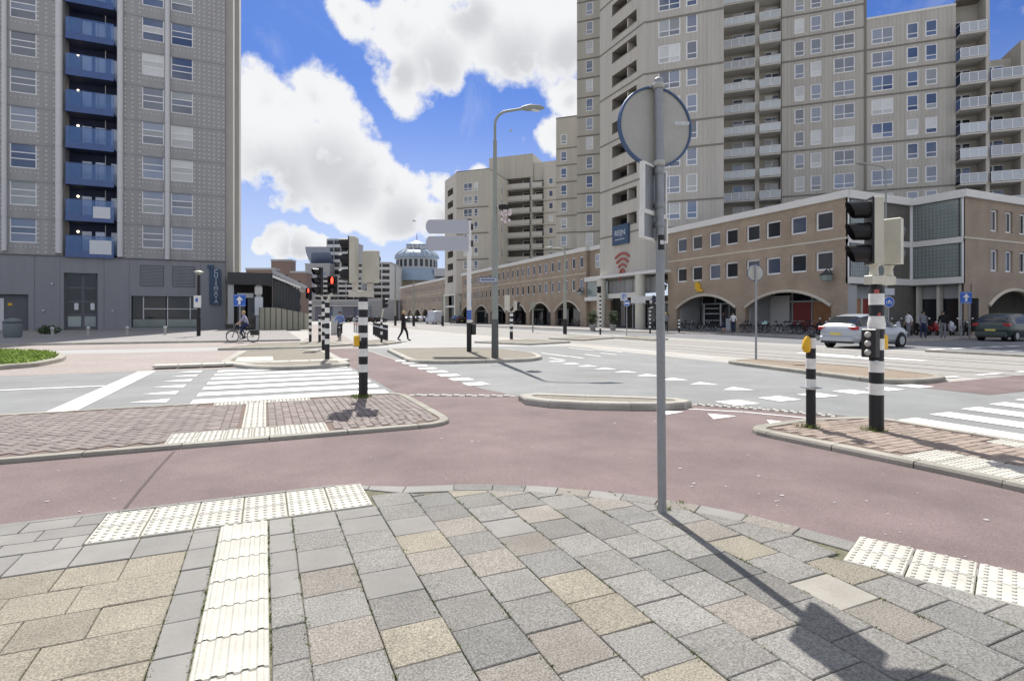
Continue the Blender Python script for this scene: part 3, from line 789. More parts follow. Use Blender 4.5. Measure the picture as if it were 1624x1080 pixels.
# moss and weeds in the joints
wm = MB()
def tuft(mb, x, y, z, r, n, h):
    for _ in range(n):
        a = random.uniform(0, 6.28); d = random.uniform(0, r); px, py = x + d*math.cos(a), y + d*math.sin(a); b = random.uniform(0, 6.28); w = random.uniform(.003, .007); hh = h*random.uniform(.4, 1)
        mb.poly([(px-w*math.cos(b), py-w*math.sin(b), z), (px+w*math.cos(b), py+w*math.sin(b), z), (px+random.gauss(0, hh*.6), py+random.gauss(0, hh*.6), z+hh)])
for _ in range(560):
    i = random.randint(0, 11); x = PX0 + i*PITCH; y = random.uniform(1.4, 4.3)
    if inpoly((x, y), pav): tuft(wm, x + random.gauss(0, .004), y, TOP-.008, .022, 9, .017)
for _ in range(150): tuft(wm, random.choice((-.442, -.284, .024)) + random.gauss(0, .003), random.uniform(2.6, 4.2), TOP-.008, .02, 8, .012)
bx, by = G(1050, 812, TOP)
tuft(wm, bx + .06, by + .06, TOP-.005, .06, 70, .04); tuft(wm, bx + .28, by + .12, TOP-.01, .05, 40, .03)
px1 = G(1286, 678, .07); px2 = G(1390, 683, .07); px3 = G(576, 630, .05)
for c, n, r in ((px1, 160, .16), (px2, 160, .16), (px3, 260, .2)): tuft(wm, c[0] - .05, c[1], .055, r, n, .10)
w_ = part(None, 'weeds', wm, 'weed_green', kind='stuff'); w_['label'] = 'small weeds and moss in joints and at post feet'
# ---------------------------------------------------------------- building helpers
class Face:                               # a facade: origin (x, y) in the building's frame, angle a, local x to the viewer's right, local y into the wall
    def __init__(s, parent, org, a): s.p = parent; s.o = Vector(org); s.a = a; s.c, s.s = math.cos(a), math.sin(a)
    def at(s, u, y, z): return (s.o.x + u*s.c - y*s.s, s.o.y + u*s.s + y*s.c, z)
    def part(s, name, mb, mats, u=0, y=0, z=0, **k): return part(s.p, name, mb, mats, s.at(u, y, z), (0, 0, s.a), **k)
    def put(s, name, me, u=0, y=0, z=0, **k): return put(name, me, s.p, s.at(u, y, z), (0, 0, s.a), **k)
def wall(F, u0, u1, z0, z1, holes, mat, depth=.2, name='wall', rev=None):
    """a wall with real openings (u0, u1, z0, z1) and their reveals"""
    us = sorted({u0, u1, *[h[0] for h in holes], *[h[1] for h in holes]}); zs = sorted({z0, z1, *[h[2] for h in holes], *[h[3] for h in holes]})
    mb = MB(); mats = [mat, rev or mat]
    for i in range(len(zs) - 1):
        a, b = zs[i], zs[i+1]; zm = (a+b)/2; row = [h for h in holes if h[2] < zm < h[3]]; st = None
        for k in range(len(us) - 1):
            um = (us[k]+us[k+1])/2; hole = any(h[0] < um < h[1] for h in row)
            if not hole and st is None: st = us[k]
            if st is not None and (hole or k == len(us) - 2):
                e = us[k] if hole else us[k+1]; mb.poly([(st, 0, a), (e, 0, a), (e, 0, b), (st, 0, b)]); st = None
    for h in holes:
        a, b, c, d = h[:4]
        mb.poly([(a, 0, c), (a, depth, c), (a, depth, d), (a, 0, d)], 1); mb.poly([(b, depth, c), (b, 0, c), (b, 0, d), (b, depth, d)], 1)
        mb.poly([(a, 0, d), (a, depth, d), (b, depth, d), (b, 0, d)], 1); mb.poly([(a, depth, c), (a, 0, c), (b, 0, c), (b, depth, c)], 1)
    return F.part(name, mb, mats)
WIN = {}
GLS = ['glass']*6 + ['glass_blue']*5 + ['glass_blind']*2 + ['glass_curtain']*2
def window(F, u, z, w, h, cols=(0, 1), rows=(0, 1), y=.12, fr=.12, bar_=.09, fmat='window_white', gl=None, sill=False, name='window'):
    key = (round(w, 3), round(h, 3), tuple(cols), tuple(rows), fr, bar_, fmat, sill)
    if key not in WIN:
        mb = MB(); t = .035
        mb.box(0, w, -t, t, 0, fr); mb.box(0, w, -t, t, h-fr, h); mb.box(0, fr, -t, t, fr, h-fr); mb.box(w-fr, w, -t, t, fr, h-fr)
        iw, ih = w-2*fr, h-2*fr; panes = []
        for c in cols[1:-1]: mb.box(fr+c*iw-bar_/2, fr+c*iw+bar_/2, -t*.8, t*.8, fr, h-fr)
        for r in rows[1:-1]:
            for c0, c1 in zip(cols, cols[1:]):
                mb.box(fr+c0*iw+(bar_/2 if c0 else 0), fr+c1*iw-(bar_/2 if c1 < 1 else 0), -t*.8, t*.8, fr+r*ih-bar_/2, fr+r*ih+bar_/2)
        if sill: mb.box(-.05, w+.05, -.16, t, -.06, -.002)
        for c0, c1 in zip(cols, cols[1:]):
            for r0, r1 in zip(rows, rows[1:]):
                pw, ph = (c1-c0)*iw, (r1-r0)*ih; p = MB(); p.box(0, pw, -.004, .004, 0, ph)
                panes.append((p.mesh('pane', 'glass'), (fr+c0*iw, 0, fr+r0*ih)))
        WIN[key] = (mb.mesh('window', fmat), panes)
    fm, panes = WIN[key]; o = F.put(name, fm, u, y, z)
    g = gl or random.choice(GLS)
    for pm, loc in panes: put('pane', pm, o, loc, mat=g if gl or random.random() < .8 else random.choice(GLS))
    return o
def balcony(F, u, w, z, d=1.25, glass='balcony_glass', posts=3, hgt=1.02, rail='window_white', slab='balcony_concrete', thick=.2):
    key = ('b', round(w, 2), d, glass, posts, hgt, rail, slab)
    if key not in WIN:
        a = MB().box(0, w, -d, 0, -thick, 0)
        r = MB(); r.box(0, w, -d, -d+.06, hgt-.07, hgt); r.box(0, w, -d, -d+.06, .06, .12)
        for i in range(posts + 1): x = i*(w-.06)/posts; r.box(x, x+.06, -d+.002, -d+.058, .12, hgt-.07)
        r.box(0, .05, -d+.06, 0, hgt-.06, hgt-.01); r.box(w-.05, w, -d+.06, 0, hgt-.06, hgt-.01)
        g = MB().box(.06, w-.06, -d+.025, -d+.035, .13, hgt-.08)
        WIN[key] = (a.mesh('balcony', slab), r.mesh('railing', rail), g.mesh('glass_panel', glass))
    a, r, g = WIN[key]; o = F.put('balcony', a, u, 0, z); put('railing', r, o); put('glass_panel', g, o)
    if rail == 'window_white':                              # what people keep on their balconies
        q = random.random()
        if q < .28: x = random.uniform(.2, w-1.2); part(o, 'screen', MB().box(x, x+random.uniform(.5, .95), -d+.10, -d+.14, .1, random.uniform(.7, 1.25)), random.choice(['letter_pale', 'cloth_white', 'sign_grey_blue', 'panel_grey']))
        if .2 < q < .5: x = random.uniform(.3, w-.6); part(o, 'pot', MB().lathe([(.10, 0), (.16, .34)], 8, 0, (x, -d*.5)), 'logo_red'); part(o, 'plant', MB().sphere((x, -d*.5, .72), .34, 8, 5), 'leaf_dark')
        if q > .72: x = random.uniform(.3, w-1.2); part(o, 'chair', MB().box(x, x+.5, -d*.7, -d*.3, .38, .44).box(x, x+.5, -d*.3, -d*.26, .44, .9).box(x, x+.05, -d*.68, -d*.3, 0, .38).box(x+.45, x+.5, -d*.68, -d*.3, 0, .38), random.choice(['dark_plastic', 'window_white', 'cloth_grey']))
    return o
def core(F, u0, u1, y0, y1, z0, z1, mat, name='wall'): return F.part(name, MB().box(u0, u1, y0, y1, z0, z1), mat)

# ---------------------------------------------------------------- grey tower with blue balconies on the left
LT = thing('apartment_tower', 'grey studded apartment tower with a shaft of blue balconies', 'tower', (-4.15, 71, 0))
def lx(px): return ony(px, 71) + 4.15
Fl = Face(LT, (0, 0), 0)
ZB = 7.75; NF = 14; P = 3.76
holes = []; wins = []
wl, wa, wb_ = (lx(15), lx(58)), (lx(225), lx(260)), (lx(271), lx(306))
far_l = (lx(15) - 9.5, lx(15) - 6.5)
for i in range(NF):
    z = 8.95 + P*i
    for a, b in (wl, wa, wb_, far_l): holes.append((a, b, z, z+2.5))
UL, UR, bl, br = -31.0, 0.0, lx(100), lx(186)
wall(Fl, UL, bl, ZB, 62, [h for h in holes if h[1] < bl], 'tower_grey', .16)
wall(Fl, br, UR, ZB, 62, [h for h in holes if h[0] > br], 'tower_grey', .16)
for a, b, z, z1 in holes:
    window(Fl, a, z, b-a, z1-z, (0, 1), (0, .36, .64, 1), .10, .10, .09)
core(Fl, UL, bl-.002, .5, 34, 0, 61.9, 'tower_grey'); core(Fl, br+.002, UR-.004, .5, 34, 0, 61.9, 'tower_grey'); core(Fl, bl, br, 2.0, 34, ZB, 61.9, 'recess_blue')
Fl.part('roof', MB().box(UL, UR, .0, 34, 62, 62.3), 'slab_dark')
# studs: far too many to pick apart
sm = MB(); zones = [(UL+.2, far_l[0]-.5), (far_l[1]+.3, wl[0]-.6), (wl[1]+.12, lx(88)-.1), (lx(196)+.15, wa[0]-.2), (wb_[1]+.15, UR-.15)]
SP = .46
for a, b in zones:
    n = max(1, int((b-a)/SP)); 
    for i in range(NF):
        z0 = ZB + .3 + P*i
        for j in range(7):
            z = z0 + j*.47
            if z > 52: continue
            for k in range(n + 1):
                u = a + (b-a)*(k/n if n else 0); r = .062
                sm.poly([(u-r, -.045, z-r), (u+r, -.045, z-r), (u+r, -.045, z+r), (u-r, -.045, z+r)])
                for q in (((-r*1.5, 0, -r*1.5), (r*1.5, 0, -r*1.5), (r, -.045, -r), (-r, -.045, -r)), ((-r, -.045, r), (r, -.045, r), (r*1.5, 0, r*1.5), (-r*1.5, 0, r*1.5)),
                          ((-r*1.5, 0, -r*1.5), (-r, -.045, -r), (-r, -.045, r), (-r*1.5, 0, r*1.5)), ((r, -.045, -r), (r*1.5, 0, -r*1.5), (r*1.5, 0, r*1.5), (r, -.045, r))):
                    sm.poly([(u+x, y, z+zz) for x, y, zz in q])
for a, b in (wl, wa, wb_):
    for i in range(NF):
        for k in range(6):
            u = a + .1 + (b-a-.2)*k/5; z = 8.95 + P*i - .42; r = .062
            if z < 52: sm.poly([(u-r, -.04, z-r), (u+r, -.04, z-r), (u+r, -.04, z+r), (u-r, -.04, z+r)])
Fl.part('studs', sm, 'stud_metal', kind='stuff')
for i in range(1, NF): # floor joints
    for a, b in ((UL, bl-.25), (br+.25, -.02)): Fl.part('panel_joint', MB().box(a, b, -.012, .02, -.05, .05), 'tower_base', z=ZB+P*i-.12)
for a, b, zb in ((lx(3), lx(12), ZB+.3), (lx(88), lx(100), ZB+.25), (lx(186), lx(196), ZB+.1), (lx(261.5), lx(270), ZB)):
    m = (a+b)/2; r = (b-a)/2
    for i in range(NF):
        z = zb if i == 0 else ZB + P*i - .08
        Fl.part('pilaster', MB().lathe([(r, 0), (r, ZB+P*(i+1)-.10 - z)], 14, 0, (0, 0)), 'pilaster_pale', m, -.12, z)
# blue balcony shaft
for i in range(NF):
    z = ZB + .25 + P*i; w = br - bl - .5
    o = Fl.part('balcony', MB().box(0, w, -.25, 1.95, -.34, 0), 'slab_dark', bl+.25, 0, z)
    r = MB().box(0, w, -.25, -.21, 1.86, 1.92)
    for k in range(4): r.box(k*w/3-.02 if k else 0, k*w/3+.02 if k < 3 else w, -.248, -.212, .30, 1.86)
    part(o, 'railing', r, 'balcony_blue'); part(o, 'edge_panel', MB().box(0, w, -.29, -.252, -.36, .30), 'balcony_blue')
    for k in range(3): part(o, 'glass_panel', MB().box(k*w/3+.03, (k+1)*w/3-.03, -.24, -.22, .30, 1.85), 'balcony_panel')
    for a, b in ((.22, .42), (.50, .70), (.84, .98)):
        d = part(o, 'balcony_door', MB().box(a*w-.05, b*w+.05, 1.86, 1.945, .02, 2.75), 'recess_blue'); part(d, 'pane', MB().box(a*w, b*w, 1.84, 1.858, .12, 2.62), 'door_glass')
    part(o, 'white_post', MB().box(.74*w, .755*w, 1.2, 1.25, 0, 3.3), 'stud_metal')
    if i not in (2, 6, 9): part(o, 'lamp', MB().sphere((.14*w, 1.7, 2.55), .11, 8, 6), 'warm_bulb')
part(LT, 'screen', MB().box(0, 1.9, 0, .03, 0, 1.45), 'letter_pale', (bl+2.3, -.30, ZB+.28)); part(LT, 'screen', MB().box(0, 1.5, 0, .03, 0, 1.2), 'letter_pale', (bl+2.6, -.30, ZB+.3+P))
# ground floor plinth with its doors, shop window and louvres
dl, dr = lx(101), lx(155); sl_, sr = lx(208), lx(316)
ho = [(dl, dr, .09, zat(433, -18, 71)), (lx(-40), lx(45), .09, zat(467, -22, 71)), (sl_, sr, .3, zat(470, -10, 71))]
wall(Fl, UL, UR, 0, ZB-.05, ho, 'tower_base', .45, 'plinth')
Fl.part('cornice', MB().box(UL, UR+.02, -.10, .3, ZB-.06, ZB+.02), 'tower_base_dark')
for px in (55, 95, 165, 205, 318): Fl.part('panel_joint', MB().box(-.02, .02, -.006, .02, .1, ZB-.1), 'tower_base_dark', lx(px))
h = ho[0]; e = Fl.part('entrance_door', MB().box(h[0], h[1], .40, .45, .09, h[3]), 'tower_base_dark')
w = h[1]-h[0]
for k in range(2):
    for z0, z1, g in ((.35, 1.5, 'glass_green'), (1.75, 3.0, 'glass_dark'), (3.15, 4.4, 'glass_dark'), (4.55, 6.0, 'glass_dark')):
        part(e, 'pane', MB().box(h[0]+.25+k*w/2-.02*k, h[0]+w/2-.08+k*(w/2-.17), .36, .395, z0+.09, z1+.0), g)
    part(e, 'notice', MB().box(h[0]+.8+k*w*.48, h[0]+1.15+k*w*.48, .335, .355, 2.2, 2.9), 'letter_pale')
h = ho[1]; e = Fl.part('service_door', MB().box(h[0], h[1], .38, .45, .09, h[3]), 'tower_base_dark')
part(e, 'yellow_notice', MB().box(lx(10), lx(17), .35, .375, 2.6, 2.85), 'yellow_box'); part(e, 'door_post', MB().box(lx(-3), lx(4), .30, .37, .1, h[3]-.4), 'pilaster_pale')
h = ho[2]; e = Fl.part('shop_window', MB().box(h[0], h[1], .42, .46, h[2], h[3]), 'interior_dark')
w = h[1]-h[0]; hh = h[3]-h[2]
for k in range(2):
    part(e, 'pane', MB().box(h[0]+.1+k*w/2, h[0]+w/2-.06+k*w/2-.05*k, .30, .32, h[2]+1.0, h[3]-.05), 'glass_dark')
    part(e, 'sill_panel', MB().box(h[0]+.1+k*w/2, h[0]+w/2-.06+k*w/2-.05*k, .28, .32, h[2]+.05, h[2]+.92), 'glass_green')
for t, z0, z1 in ((.17, .9, 3.9), (.86, .9, 3.9), (.52, .1, 3.9)): part(e, 'mullion', MB().box(h[0]+t*w-.05, h[0]+t*w+.05, .2, .28, h[2]+z0, h[3]-.05), 'pilaster_pale')
for z in (2.0, 3.45): part(e, 'transom', MB().box(h[0]+.18*w, h[1]-.1, .22, .27, h[2]+z, h[2]+z+.08), 'letter_pale')
for a, b in ((lx(222), lx(260)), (lx(273), lx(309))):
    z0, z1 = zat(455, -9, 71), zat(422, -9, 71)
    o = Fl.part('louvre', MB().box(a, b, -.03, -.002, z0, z1), 'tower_base_dark')
    n = 14
    for k in range(n): part(o, 'slat', MB().box(a+.06, b-.06, -.075, -.032, z0+.06+(z1-z0-.12)*k/n, z0+.06+(z1-z0-.12)*(k+.6)/n), 'tower_base')
for px, py in ((69, 494), (83, 452), (179, 494)): Fl.part('wall_lamp', MB().lathe([(.09, 0), (.09, .16)], 10, 0), 'letter_pale', lx(px), -.09, zat(py, -18, 71))
# right hand side of the tower, a sequence of pale and grey bays
Fl.part('side_bay', MB().box(.002, .75, 1.5, 5, 6.4, 62), 'side_cream'); Fl.part('side_bay', MB().box(.002, .5, 5.02, 12, 6.4, 62), 'tower_grey')
Fl.part('side_bay', MB().box(.002, 1.0, 12.02, 15, 6.4, 62), 'side_cream'); Fl.part('side_bay', MB().box(.002, .6, 15.02, 24, 6.4, 62), 'tower_grey'); Fl.part('side_bay', MB().box(.002, .42, 24.02, 34, 6.4, 62), 'side_cream')
Fl.part('corner_wall', MB().box(.002, .28, 1.5, 3, 0, 6.4), 'side_cream')
sg = thing('shop_sign', 'tall narrow navy sign board reading downwards on the grey plinth', 'sign', (ony(341, 71), 70.86, 0))
part(sg, 'board', MB().prism([(-.55, -.1), (.55, -.1), (.55, .08), (-.55, .08)], zat(483, -5, 71), zat(427, -5, 71)), 'sign_navy')
part(sg, 'finial', MB().box(-.75, -.1, -.09, .07, zat(426, -5, 71), zat(421, -5, 71)), 'sign_navy')
zt, zb = zat(428, -5, 71), zat(482, -5, 71)
for i, ch in enumerate('CUISMAYA'): text(sg, ch, .62, 'letter_pale', (.12, -.115, zt - (i+.5)*(zt-zb)/8), (R(90), 0, 0))

# ---------------------------------------------------------------- beige apartment tower with angled facades on the right
def TU(px, w, o=(39, 50.6)):
    d = ray(px); t = (o[0] + o[1] + w*math.sqrt(2)) / (d[0]+d[1]); return ((d[0]*t - o[0]) - (d[1]*t - o[1])) / math.sqrt(2)
AT = thing('apartment_tower', 'tall beige concrete apartment tower with balcony stacks above the brick arcade', 'tower', (39, 50.6, 0), R(-45))
PB = 2.9
def course(F, u0, u1, zs, y=-.05, mat='beige_dark', hgt=.19):
    me = MB().box(u0, u1, y, .02, 0, hgt).mesh('string_course', mat)
    for z in zs: F.put('string_course', me, 0, 0, z)
DBL = dict(cols=(0, .5, 1), rows=(0, .3, 1)); SGL = dict(cols=(0, 1), rows=(0, .3, 1))
# facade beside the nose
Fb = Face(AT, (0, 0), 0); nB = 14; hs_ = []
for i in range(nB):
    z = 12.2 + PB*i; hs_ += [(1.47, 3.83, z, z+2.0), (4.45, 5.62, z, z+2.0)]
wall(Fb, 0, 8.3, 6.6, 70, hs_, 'beige_rib', .22)
for a, b, z, z1 in hs_: window(Fb, a, z, b-a, 2.0, y=.08, **(DBL if b-a > 2 else SGL))
course(Fb, .02, 8.28, [11.2 + PB*i for i in (0, 1, 3, 4, 6, 8, 9, 10, 11, 12, 13)])
core(Fb, .01, 8.29, .5, 26, 6.6, 69.9, 'beige_concrete')
# the nose towards the street, with its loggias
NL = 59.7 - 50.6; a_n = R(-45)
Fn = Face(AT, Vector((-NL*math.sin(R(45)), NL*math.cos(R(45)))), a_n); hs_ = []
u0n, u1n = 59.7 - 57.0, 59.7 - 52.1
for i in range(nB): z = 12.3 + PB*i; hs_.append((u0n, u1n, z, z+1.32))
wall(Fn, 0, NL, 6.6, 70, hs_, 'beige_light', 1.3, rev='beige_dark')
for a, b, z, z1 in hs_:
    o = Fn.part('loggia', MB().box(a, b, 1.3, 1.36, z, z1), 'interior_mid')
    part(o, 'pane', MB().box(a+.15, a+2.2, 1.22, 1.28, z, z1-.12), 'glass_dark'); part(o, 'partition', MB().box(a+2.75, a+2.95, .25, 1.2, z, z1), 'beige_light'); part(o, 'pane', MB().box(a+3.1, b-.3, 1.22, 1.28, z, z1-.12), 'glass_dark')
    Fn.part('ledge', MB().box(a-.1, b+.1, -.05, .06, -.08, -.004), 'beige_dark', 0, 0, z)
course(Fn, .02, NL-.02, [11.3 + PB*i for i in (0, 2, 4, 6, 8, 10, 12)], hgt=.16)
core(Fn, .3, NL-.3, 1.4, 6.3, 6.6, 69.9, 'beige_concrete')
Fn.part('roof', MB().box(0, NL, 0, 6.4, 70, 70.3), 'beige_dark')
Fr = Face(AT, (0, 0), 0)
# rear left facades
Fe = Face(AT, (0, 18.7), 0); ul, ur = TU(915, 18.7), TU(952, 18.7) + 3; wu = (TU(929, 18.7), TU(940.5, 18.7)); hs_ = []
for i in range(22): z = 9.3 + PB*i; hs_.append((*wu, z, z+1.9))
wall(Fe, ul, ur, 0, 82, hs_, 'beige_concrete', .2)  # storeys above the view carried up so their shadow reaches the road
for a, b, z, z1 in hs_: window(Fe, a, z, b-a, 1.9, y=.08, **SGL)
course(Fe, ul+.02, ur-.02, [8.4 + PB*i for i in range(1, 22)]); core(Fe, ul+.01, ur, .5, 22, 0, 81.9, 'beige_concrete')
F2 = Face(AT, (0, 28.6), 0); ul2, ur2 = TU(882, 28.6), TU(915, 28.6) + 2; wu = (TU(889, 28.6), TU(899, 28.6)); hs_ = []
for i in range(9): z = 7.9 + PB*i; hs_.append((*wu, z, z+1.75))
wall(F2, ul2, ur2, 0, 35.6, hs_, 'beige_concrete', .2)
for a, b, z, z1 in hs_: window(F2, a, z, b-a, 1.75, y=.08, **SGL)
course(F2, ul2+.02, ur2-.02, [7.1 + PB*i for i in range(1, 9)]); core(F2, ul2+.01, ur2, .5, 14, 0, 35.5, 'beige_concrete'); F2.part('roof', MB().box(ul2-.03, ur2, -.03, 14, 35.6, 35.8), 'beige_dark')
# main facade with two stacks of balconies
WC = 15; Fc = Face(AT, (0, WC), 0)
def tu(px): return TU(px, WC)
PC = 2.86; n = 15; ZC = 17.3 - 2*PC
s1, s1e, s2, s2e, cR, dR = 8.25, tu(1197), tu(1204), tu(1240), tu(1374), tu(1516)
hC = []; hD = []
for i in range(n):
    z = ZC + PC*i
    if z > 56: break
    hC += [(tu(1260), tu(1276), z, z+1.9), (tu(1285.5), tu(1303), z, z+1.9), (tu(1322), tu(1356), z, z+1.9)]
    if z < 35: hD += [(tu(1382), tu(1417), z+.05, z+1.95), (tu(1438), tu(1457), z+.05, z+1.95), (tu(1467.5), tu(1487), z+.05, z+1.95)]
wall(Fc, s2e, cR, 0, 60, hC, 'beige_rib', .22); wall(Fc, cR+.01, dR, 0, 37.6, hD, 'beige_rib', .22)
for a, b, z, z1 in hC + hD: window(Fc, a, z, b-a, 1.9, y=.08, **(DBL if b-a > 2 else SGL))
course(Fc, s2e+.02, cR-.25, [ZC + PC*i - .62 for i in (2, 4, 6, 8, 9, 10, 11, 12, 13)]); course(Fc, cR+.05, dR-.02, [ZC + PC*i - .62 for i in (2, 4, 6, 7, 8)])
Fc.part('pilaster', MB().box(cR-.22, cR+.008, -.1, .1, 0, 60.2), 'beige_dark'); core(Fc, s2e, cR, .5, 18, 0, 59.9, 'beige_concrete'); core(Fc, cR, dR, .5, 16, 0, 37.5, 'beige_concrete')
Fc.part('roof', MB().box(cR+.01, dR, -.06, 16, 37.6, 37.85), 'fascia_white'); Fc.part('roof', MB().box(s1-1, cR, -.06, 18, 60.2, 60.4), 'fascia_white')
core(Fc, s1, s2e, 1.3, 18, 0, 60.1, 'beige_concrete'); Fc.part('pillar', MB().box(s1e, s2, -.15, 1.3, 0, 60.1), 'beige_light')
Fc.part('side_wall', MB().box(s2e-.2, s2e-.005, .02, 1.3, 0, 60.1), 'beige_dark')
for i in range(1, n):
    z = ZC + PC*i - .75
    for a, b in ((s1+.02, s1e), (s2, s2e-.22)):
        balcony(Fc, a, b-a, z, .9, posts=4 if a == s1+.02 else 2); Fc.part('floor_slab', MB().box(a, b, .002, 1.3, -.2, 0), 'balcony_concrete', 0, 0, z)
        w = b-a; o = Fc.part('balcony_door', MB().box(a+w*.30, b-.1, 1.15, 1.29, .02, 2.35), 'window_white', 0, 0, z)
        for k in range(2): part(o, 'pane', MB().box(a+w*.33+k*w*.34, a+w*.62+k*w*.33, 1.12, 1.148, .15, 2.25), random.choice(['glass', 'glass_blind', 'glass_blue', 'glass_blue', 'glass_curtain']))
# right hand balcony stacks
e1, e2, e3, e4 = dR, tu(1558), tu(1570), tu(1614)
core(Fc, e1, e2, 1.4, 15, 0, 38.0, 'beige_concrete'); core(Fc, e2+.35, e4, 1.4, 15, 0, 31.2, 'beige_concrete')
Fc.part('fin', MB().box(e2, e2+.34, -.9, 15, 0, 39.3), 'beige_concrete'); Fc.part('fin', MB().box(e4, e4+3.5, -.7, 15, 0, 32.2), 'beige_concrete')
Fc.part('roof', MB().box(e1, e2, -.3, 15, 38.0, 38.2), 'beige_dark')
for i in range(9):
    z = ZC + PC*i - .7
    for a, b, top in ((e1, e2, 37), (e2+.35, e4, 29)):
        if z > top: continue
        balcony(Fc, a, b-a, z, 1.3, posts=3, hgt=1.15); Fc.part('floor_slab', MB().box(a, b, .002, 1.4, -.2, 0), 'balcony_concrete', 0, 0, z)
        w = b-a; o = Fc.part('balcony_door', MB().box(a+.1, a+w*.72, 1.26, 1.39, .02, 2.35), 'window_white', 0, 0, z)
        for k in range(2): part(o, 'pane', MB().box(a+.2+k*w*.34, a+w*.34+k*w*.35, 1.22, 1.258, .15, 2.25), random.choice(['glass_dark', 'glass_dark', 'glass', 'glass_blue']))
# gate under the nose: columns, canopy, glazed entrance
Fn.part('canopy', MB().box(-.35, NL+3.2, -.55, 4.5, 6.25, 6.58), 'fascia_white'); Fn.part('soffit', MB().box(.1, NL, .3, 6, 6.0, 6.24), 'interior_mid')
for u in (.2, NL-1.0): Fn.part('column', MB().lathe([(.58, .1), (.58, 6.24)], 20), 'column_cream', u+.3, -.1, 0)
Fn.part('balustrade', MB().box(-1.5, NL-.9, .55, .75, 3.75, 4.35), 'fascia_white')
o = Fn.part('upper_glazing', MB().box(-1.0, NL+1, 1.3, 1.4, 4.2, 6.1), 'panel_grey')
for k in range(12): part(o, 'mullion', MB().box(-.9+k*.85, -.84+k*.85, 1.24, 1.298, 4.36, 6.1), 'window_white' if k == 6 else 'panel_grey')
o = Fn.part('entrance', MB().box(-1, NL+3, 4.6, 4.8, .1, 4.0), 'interior_mid')
for k in range(5): part(o, 'pane', MB().box(1.2+k*1.5, 2.55+k*1.5, 4.5, 4.58, .15, 2.8), 'glass_dark'); part(o, 'mullion', MB().box(2.58+k*1.5, 2.68+k*1.5, 4.46, 4.59, .12, 3.0), 'window_white')
part(o, 'lintel', MB().box(1.0, 8.4, 4.0, 4.59, 3.02, 3.3), 'fascia_white')
# boards on the nose
yb0, yb1 = onx(974, 39), onx(999, 39)
hb = thing('sign_board', 'dark navy square sign board with pale letters on the beige nose', 'sign', (38.93, (yb0+yb1)/2, zat(388, 39, 55)), R(-90))
wS = (yb0-yb1); hS = zat(357, 39, 55) - zat(388, 39, 55)
part(hb, 'board', MB().bbox(-wS/2, wS/2, -.22, .06, 0, hS, .02), 'sign_navy'); text(hb, 'REIJN', .92, 'letter_pale', (0, -.23, hS*.58), (R(90), 0, 0))
for k in range(5): part(hb, 'small_print', MB().box(-wS*.3+k*wS*.12, -wS*.3+k*wS*.12+wS*.1, -.232, -.222, hS*.24, hS*.24+.09), 'letter_pale')
yl = onx(988, 39)
lg = thing('wall_logo', 'faded red emblem of nested arcs above a ring and stem on the beige nose', 'emblem', (38.93, yl, zat(430, 39, yl)), R(-90))
def arc(r, a0, a1, w, y=-.06): return MB().tube([(r*math.cos(R(a0+(a1-a0)*k/14)), y, r*math.sin(R(a0+(a1-a0)*k/14))) for k in range(15)], w, 6)
for r, w in ((2.25, .13), (1.6, .13), (.95, .12)): part(lg, 'arc', arc(r, 52 if r > 2 else 46 if r > 1.2 else 40, 128 if r > 2 else 134 if r > 1.2 else 140, w), 'logo_red', (0, 0, -.15))
part(lg, 'ring', MB().torus((0, -.06, -.15), .36, .12, 16, 6), 'logo_red'); part(lg, 'stem', MB().tube([(-.32, -.06, -.2), (-.34, -.06, -1.3)], [.12, .06], 6), 'logo_red')

